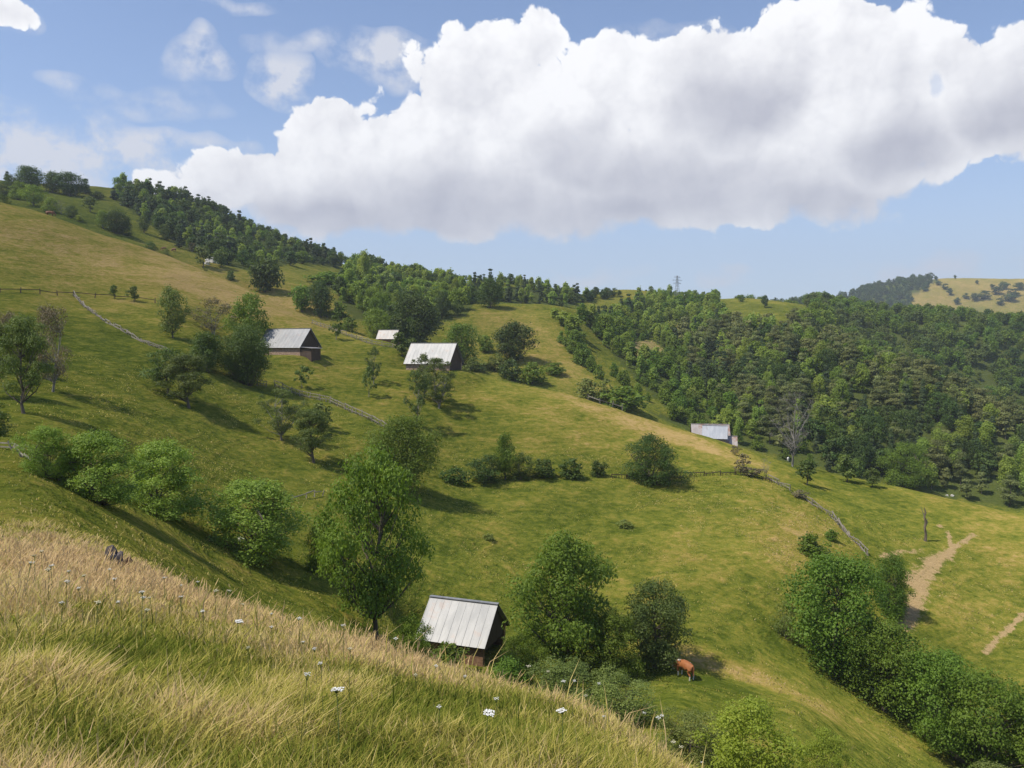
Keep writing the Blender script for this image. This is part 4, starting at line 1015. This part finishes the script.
from_bm('broken_trunk', lumpy(4.3, .19, .16, .34, 4, .28), plain_material('old_stump', (.045, .035, .035), (.20, .17, .165), 9, .95, .8, (1, 1, .2)), e)
MB().bar((.08, 0, -.05), (.34, -.08, .16), .12, .14, .8).build('root', plain_material('rotten_wood', (.07, .03, .02), (.16, .08, .06), 9), e)
x, y, z, r = hit(925, 542, 70, 160)
e = empty('dead_tree', (x, y, z)); tag(e, 'lone broken dark trunk standing on the right meadow above the bare dirt path', 'dead tree')
tv, tf = tube([(0,0,-.3),(.10,0,.9),(-.06,.05,1.8),(.10,0,2.6),(-.18,0,3.3),(-.02,0,3.9),(-.22,0,4.6)], [.24,.16,.14,.20,.11,.12,.04], 8)
from_np = mesh_np('trunk', tv, tf, [plain_material('snag_bark', (.06, .045, .03), (.24, .19, .14), 4, .95, .8, (1, 1, .25))], True); link('trunk', from_np, e)
MB().bar((-.08, 0, 3.2), (-.7, 0, 4.7), .10, taper=.3).bar((0, 0, 2.6), (.35, 0, 3.1), .10, taper=.3).build('branch_stub', BARKG, e)
ROCK = plain_material('pale_rock', (.42, .40, .37), (.66, .64, .60), 2, .95, .8)
for i, (px, py, s, lb) in enumerate([(211,262,1.9,'tall white rock between the pair of apple trees on the upper slope'), (216,263,1.5,'white rock at the right of the pair of apple trees'), (207,264,1.1,'small white rock at the left of the pair of apple trees'),
        (837,672,.0,''), (872,692,.35,'grey boulder under the upper end of the ravine row'), (241,552,.3,'brown stone at the foot of the largest willow bush'), (952,497,.5,'pale stone on the crest above the bare dirt path'), (947,496,.35,'smaller pale stone on the crest above the bare dirt path')]):
    if s <= 0: continue
    x, y, z, r = hit(px, py, 60 if py > 400 else 255)
    tag(from_bm('rock', lumpy(i*3.1, s*1.1, s*.8, s*.9), ROCK, loc=(x, y, z)), lb, 'rock')

# ------------------------------------------------------------------ cows
def coat(name, c0, c1, patch=True):
    m, g, out = mat(name); tc = g.n('ShaderNodeTexCoord'); P = tc.outputs['Object']; sx = g.n('ShaderNodeSeparateXYZ'); g.link(P, sx.inputs[0])
    c = g.mix(g.noise(P, 6, 3), c0, c1)
    if patch:
        p1 = g.ramp(g.noise(P, 2.1, 2, .5), .60, .63); legs = g.ramp(sx.outputs[2], .42, .36); face = g.ramp(sx.outputs[0], 1.10, 1.16)
        c = g.mix(g.m('MAXIMUM', g.m('MAXIMUM', p1, legs), face), c, (.72, .68, .62))
    p = g.n('ShaderNodeBsdfPrincipled'); g.link(c, p.inputs['Base Color']); p.inputs['Roughness'].default_value = .7; g.link(p.outputs[0], out.inputs[0]); return m
def cow_meshes():
    """head towards +X, grazing; one continuous body grown from a skeleton"""
    J = [(-.62,0,1.12,.27),(-.25,0,1.08,.34),(.20,0,1.06,.35),(.58,0,1.10,.29),(.86,0,1.02,.19),(1.08,0,.76,.13),(1.20,0,.48,.135),(1.30,0,.24,.085)]
    E = [(i, i+1) for i in range(7)]
    def leg(root, pts):
        k = root
        for p in pts: J.append(p); E.append((k, len(J)-1)); k = len(J)-1
    for s in (-1, 1):
        leg(3, [(.56,s*.17,.80,.145),(.58,s*.19,.52,.085),(.55,s*.19,.28,.052),(.56,s*.19,.03,.062)])
        leg(0, [(-.66,s*.17,.84,.17),(-.52,s*.19,.62,.11),(-.74,s*.19,.42,.062),(-.70,s*.19,.2,.05),(-.68,s*.19,.03,.062)])
    leg(0, [(-.86,0,1.20,.05),(-.93,0,.95,.025),(-.92,0,.62,.022),(-.92,0,.45,.04)])
    for s in (-1, 1): leg(6, [(1.13,s*.13,.60,.045),(1.06,s*.24,.60,.028)])
    me = bpy.data.meshes.new('cow_skeleton'); me.from_pydata([j[:3] for j in J], E, []); o = bpy.data.objects.new('tmp', me); COL.objects.link(o)
    md = o.modifiers.new('s', 'SKIN'); md.use_smooth_shade = True
    for v, j in zip(me.skin_vertices[0].data, J): v.radius = (j[3], j[3]*1.05); v.use_root = False
    me.skin_vertices[0].data[0].use_root = True
    sb = o.modifiers.new('u', 'SUBSURF'); sb.levels = 2
    bpy.context.view_layer.update(); dg = bpy.context.evaluated_depsgraph_get()
    out = bpy.data.meshes.new_from_object(o.evaluated_get(dg)); bpy.data.objects.remove(o); out.name = 'cow_body'
    return out
COWM = cow_meshes()
def cow(px, py, rmin, head, label, m, scale=1.0):
    x, y, z, r = hit(px, py, rmin); e = empty('cow', (x, y, z), head, (scale,)*3); tag(e, label, 'cow')
    me = COWM.copy(); me.materials.clear(); me.materials.append(m); link('body', me, e)
    h = MB()
    for s in (-1, 1): h.bar((1.10, s*.07, .62), (1.10, s*.20, .70), .035, taper=.8).bar((1.10, s*.20, .70), (1.18, s*.24, .78), .028, taper=.3)
    h.build('horn', WOOD_G, e)
C_RED = coat('red_and_white_coat', (.26, .085, .025), (.42, .155, .05)); C_BR = coat('brown_coat', (.12, .045, .02), (.20, .08, .035), False); C_WH = coat('white_coat', (.72, .70, .64), (.80, .78, .72), False)
cow(685, 678, 40, math.radians(122), 'orange-brown and white cow grazing under the greyish dark tree', C_RED, .95)
cow(788, 462, 90, math.radians(70), 'white cow beside the tall grey leafless tree', C_WH, .85)
cow(50, 218, 262, math.radians(10), 'brown cow on the golden meadow below the white dead tree', C_BR, 1.2)
cow(164, 251, 268, math.radians(200), 'left of two brown cows on the strip of grass under the upper wood', C_BR)
cow(174, 252, 268, math.radians(160), 'right of two brown cows on the strip of grass under the upper wood', C_BR)

# ------------------------------------------------------------------ bird, pylon
a, el_ = az_el(149, 184); bx, by, bz = math.sin(a)*120, math.cos(a)*120, el_*120
e = empty('bird', (bx, by, bz), .6); tag(e, 'dark bird gliding against the cloud over the upper left slope', 'bird')
FEA = plain_material('dark_feathers', (.03, .03, .03), (.07, .065, .06), 8)
tv, tf = tube([(-.22,0,0),(-.1,0,.01),(.05,0,.015),(.18,0,.02),(.26,0,.01)], [.02,.05,.06,.04,.01], 8); link('body', mesh_np('body', tv, tf, [FEA], True), e)
for s in (-1, 1): MB().slab([(.10, s*.04, .02), (.12, s*.30, .09), (.02, s*.52, .10), (-.06, s*.28, .07), (-.08, s*.04, .02)][::s], (0, 0, 1), .015).build('wing', FEA, e)
x, y, z, r = hit(677, 301, 480); pyl = empty('power_pylon', (x, y, z-.5), .5); tag(pyl, 'thin grey lattice power pylon on the skyline right of centre', 'pylon')
STEEL = plain_material('grey_steel', (.22, .23, .24), (.32, .33, .34), 3, .6)
H = 17.5*r/560
q = MB(); lv = [0, .2, .38, .54, .68, .8, .9, 1.0]
for i in range(len(lv)-1):
    z0, z1 = lv[i]*H, lv[i+1]*H; w0, w1 = 1.5*(1-lv[i]*.86), 1.5*(1-lv[i+1]*.86)
    for sx, sy in ((-1,-1),(1,-1),(1,1),(-1,1)):
        q.bar((sx*w0, sy*w0, z0), (sx*w1, sy*w1, z1), .16)
        q.bar((sx*w0, sy*w0, z0), (-sy*w1 if sx*sy > 0 else sy*w1*-1, sx*w1 if sx*sy > 0 else sx*w1*1, z1), .08)
q.build('lattice_mast', STEEL, pyl)
for k, wdt in ((.70, 3.2), (.82, 4.0), (.94, 2.6)): MB().bar((-wdt, 0, H*k), (wdt, 0, H*k), .18).bar((-wdt, 0, H*k), (0, 0, H*k+1.1), .09).bar((wdt, 0, H*k), (0, 0, H*k+1.1), .09).build('crossarm', STEEL, pyl)

# ------------------------------------------------------------------ grass of the near slope and the flowers in it
def blade_material(name, trans=.35):
    m, g, out = mat(name); a = g.n('ShaderNodeAttribute'); a.attribute_name = 'straw'
    cr = g.n('ShaderNodeValToRGB'); g.link(a.outputs['Fac'], cr.inputs[0]); e = cr.color_ramp.elements
    e[0].position = 0; e[0].color = (.130, .170, .026, 1); e[1].position = 1; e[1].color = (.60, .43, .24, 1)
    for p_, c_ in ((.22, (.250, .270, .045)), (.45, (.46, .40, .095)), (.70, (.62, .52, .20)), (.86, (.70, .52, .27))):
        x_ = e.new(p_); x_.color = (*c_, 1)
    d = g.n('ShaderNodeBsdfDiffuse'); g.link(cr.outputs[0], d.inputs[0]); t = g.n('ShaderNodeBsdfTranslucent'); g.link(cr.outputs[0], t.inputs[0])
    mx = g.n('ShaderNodeMixShader'); mx.inputs[0].default_value = trans; g.link(d.outputs[0], mx.inputs[1]); g.link(t.outputs[0], mx.inputs[2]); g.link(mx.outputs[0], out.inputs[0]); return m
M_BLADE = blade_material('grass_blades')
def blades(name, label, N, r0, r1, amax, h0, h1, wpx, seed, power=1.0, lean=.35, keep=None, heads=False, straw=None):
    rg = np.random.default_rng(seed)
    a = rg.uniform(-amax, amax, N); u = rg.uniform(0, 1, N); r = (r0**power+u*(r1**power-r0**power))**(1/power)
    x, y = np.sin(a)*r, np.cos(a)*r; dry = sample(DRY, x, y); frs = sample(FOREST, x, y)
    ok = (frs < .5) & (sample(DIRT, x, y) < .25)
    if keep is not None: ok &= keep(x, y, r, dry, rg)
    x, y, r, dry = x[ok], y[ok], r[ok], dry[ok]; n = len(x); z = ground(x, y)-.03
    clump = fbm2(x, y, .45, seed+3, 3)*.5+.5; tall = fbm2(x, y, 1.7, seed+9, 3)
    h = rg.uniform(h0, h1, n)*(.6+.8*clump)*(1+.45*tall)*(.75+.5*dry); w = np.maximum(wpx*r/FPX, .0028)*rg.uniform(.7, 1.4, n)
    yaw = rg.uniform(0, 6.283, n); wind = .6+fbm2(x, y, 1.0, seed+5, 2)*4
    le = rg.uniform(.1, 1, n)*lean; lx = np.cos(yaw)*1.0+np.cos(wind)*.28; ly = np.sin(yaw)*1.0+np.sin(wind)*.28
    p0 = np.stack([x, y, z], 1); d = np.stack([lx*le, ly*le, np.ones(n)], 1)
    ang = rg.uniform(-.9, .9, n); side = np.stack([np.cos(ang), np.sin(ang), np.zeros(n)], 1)*w[:, None]/2
    mid = p0+d*np.array([.45, .45, .62])*h[:, None]; tip = p0+d*np.array([1.25, 1.25, .96])*h[:, None]
    if heads:
        hw_ = side*1.5; pre = p0+(tip-p0)*.78
        V = np.stack([p0-side*.5, p0+side*.5, pre+side*.5, pre-side*.5, pre-hw_, pre+hw_, tip+hw_*.35, tip-hw_*.35], 1).reshape(-1, 3); b = np.arange(n)[:, None]*8
        F = [np.concatenate([b+np.array([[0, 1, 2, 3]]), b+np.array([[4, 5, 6, 7]])])]
        nf = 2
    else:
        V = np.stack([p0-side, p0+side, mid-side*.75, mid+side*.75, tip], 1).reshape(-1, 3); b = np.arange(n)[:, None]*5
        F = [b+np.array([[0, 1, 3, 2]]), b+np.array([[2, 3, 4]])]; nf = 2
    st = np.clip(dry*1.05+rg.normal(0, .20, n)+(clump-.5)*.3, 0, .86)
    if straw: st = np.clip(rg.normal(straw, .07, n), 0, .5)
    if heads: st = np.clip(.80+dry*.15+rg.normal(0, .08, n), .55, 1)
    me = mesh_np(name, V, F, [M_BLADE], False); vals = np.concatenate([np.clip(st-.15, 0, 1) if heads else st, st]) if heads else np.concatenate([st, np.clip(st+.06, 0, 1)])
    fattr(me, 'straw', vals, 'FACE'); tag(link(name, me), label, kind='stuff')
AM = math.radians(36)
blades('meadow_grass', 'tangled long grass nearest the viewer', 170000, 1.2, 9, AM, .09, .27, 1.35, 1, 1.25, 1.0)
blades('meadow_grass', 'long grass of the slope up to its brow', 230000, 7, 30, AM, .10, .25, 1.15, 2, 1.2, .75)
blades('seeding_grass', 'pinkish seeding grass along the brow', 44000, 2.0, 27, AM, .17, .36, .62, 3, 1.3, .6, heads=True,
       keep=lambda x, y, r, dry, rg: rg.uniform(0, 1, len(x)) < np.clip(dry*1.3-.42+fbm2(x, y, 2.5, 51)*.5, .02, 1))
blades('meadow_grass', 'tussocks of the gully and the meadow beyond the brow', 150000, 26, 125, AM, .05, .16, 1.0, 4, 1.6, .8,
       keep=lambda x, y, r, dry, rg: fbm2(x, y, 2.2, 52, 4)+.35*fbm2(x, y, 12, 53)+rg.uniform(-.2, .2, len(x)) > .14)
blades('leafy_herbs', 'low leafy green herbs in the near grass', 16000, 2.2, 22, AM, .05, .15, 5.5, 6, 1.2, 1.1, straw=.12,
       keep=lambda x, y, r, dry, rg: fbm2(x, y, .8, 71, 3)+.5*fbm2(x, y, 3, 72) > .22)
blades('dry_stalks', 'few tall dry stalks standing over the near grass', 1500, 2.2, 16, AM, .35, .60, 1.1, 7, 1.2, .8)
# white umbels
FW = plain_material('white_petals', (.74, .73, .68), (.84, .83, .80), 30, .8); STEM = plain_material('green_stem', (.09, .13, .03), (.15, .19, .05), 20)
FY = plain_material('cream_petals', (.62, .58, .40), (.74, .70, .52), 30, .8)
def umbel(m, seed, big):
    import bmesh
    rr = random.Random(seed); s = MB(); hd = MB(); R = .055 if big else .035
    s.bar((0, 0, -.1), (.01, 0, .5), .006).bar((.01, 0, .5), (0, .01, .93), .005)
    for k in range(30 if big else 14):
        a = k*2.4; q = R*math.sqrt((k+.5)/(30 if big else 14))*rr.uniform(.85, 1.1); p = (q*math.cos(a), q*math.sin(a), 1+.010*math.cos(k)-.1*q)
        s.bar((0, .01, .93), (p[0], p[1], p[2]-.004), .002)
        c = [(p[0]+R*.17*math.cos(j*1.047), p[1]+R*.17*math.sin(j*1.047), p[2]+rr.uniform(-.003, .003)) for j in range(6)]
        hd.slab(c, (0, 0, 1), .006)
    return s, hd
ums = []
for sd, (m_, big) in enumerate([(FW, True), (FW, False), (FY, False)]):
    s, hd = umbel(m_, sd, big); so_ = s.build('stem', STEM); ho = hd.build('flower_head', m_); ums.append((so_.data, ho.data)); bpy.data.objects.remove(so_); bpy.data.objects.remove(ho)
spots_ = [(52,582),(90,588),(66,600),(74,607),(84,612),(121,621),(140,622),(142,626),(155,614),(180,620),(205,628),(165,590),(183,592),(200,589),(234,646),(41,568),(36,575),(50,594),(119,602),(108,590),(92,640),(225,603),(338,742),(482,750),(565,748),(300,750),(325,722),(562,698),(596,733),(553,672),(571,712),(594,713),(606,762),(640,728),(672,747),(683,758),(664,752),(700,762),(655,762),(430,690),(470,712),(395,668),(500,735),(440,742),(530,700),(268,655),(305,668),(350,690),(145,640),(62,630),(250,700),(300,640),(345,655),(24,590),(420,720),(240,618),(280,628),(215,610),(10,620),(318,700)]
for i, (px, py) in enumerate(spots_):
    x, y, z, r = hit(px, py+18, 3, 26); k = 0 if (px, py) in ((234,646),(338,742),(482,750),(565,748)) else 1+(rf.random() < .25)
    D = y; h = .45; want = max(.5, min(.9, r/14))*rf.uniform(.7, 1.15)
    e = empty('white_wildflower', (x, y, z), rf.uniform(0, 6), (want, want, h*(1.0+.2*rf.random())))
    e.scale = (want*1.25, want*1.25, rf.uniform(.45, .66)); e.rotation_euler = (rf.gauss(0, .12), rf.gauss(0, .12), rf.uniform(0, 6))
    big = k == 0
    if big: e.scale = (.9, .9, .5)
    tag(e, 'large round white flower head rising from the near grass' if big else 'small flat white flower head in the long grass of the near slope', 'wildflower', 'large white flower heads of the near slope' if big else 'small white flower heads of the near slope')
    sd, hd = ums[k]; link('stem', sd, e); link('flower_head', hd, e)

# ------------------------------------------------------------------ the air of the valley
hb = MB().box(-4700, 4700, -4700, 4700, float(HT.min())-2, float(HT.max())+30)
m, g, out = mat('air'); pv = g.n('ShaderNodeVolumePrincipled'); pv.inputs['Density'].default_value = .00018; pv.inputs['Color'].default_value = (.80, .88, 1.0, 1); pv.inputs['Anisotropy'].default_value = .1
g.link(pv.outputs[0], out.inputs['Volume'])
tag(hb.build('haze', m), 'thin summer haze over the valley', kind='stuff')
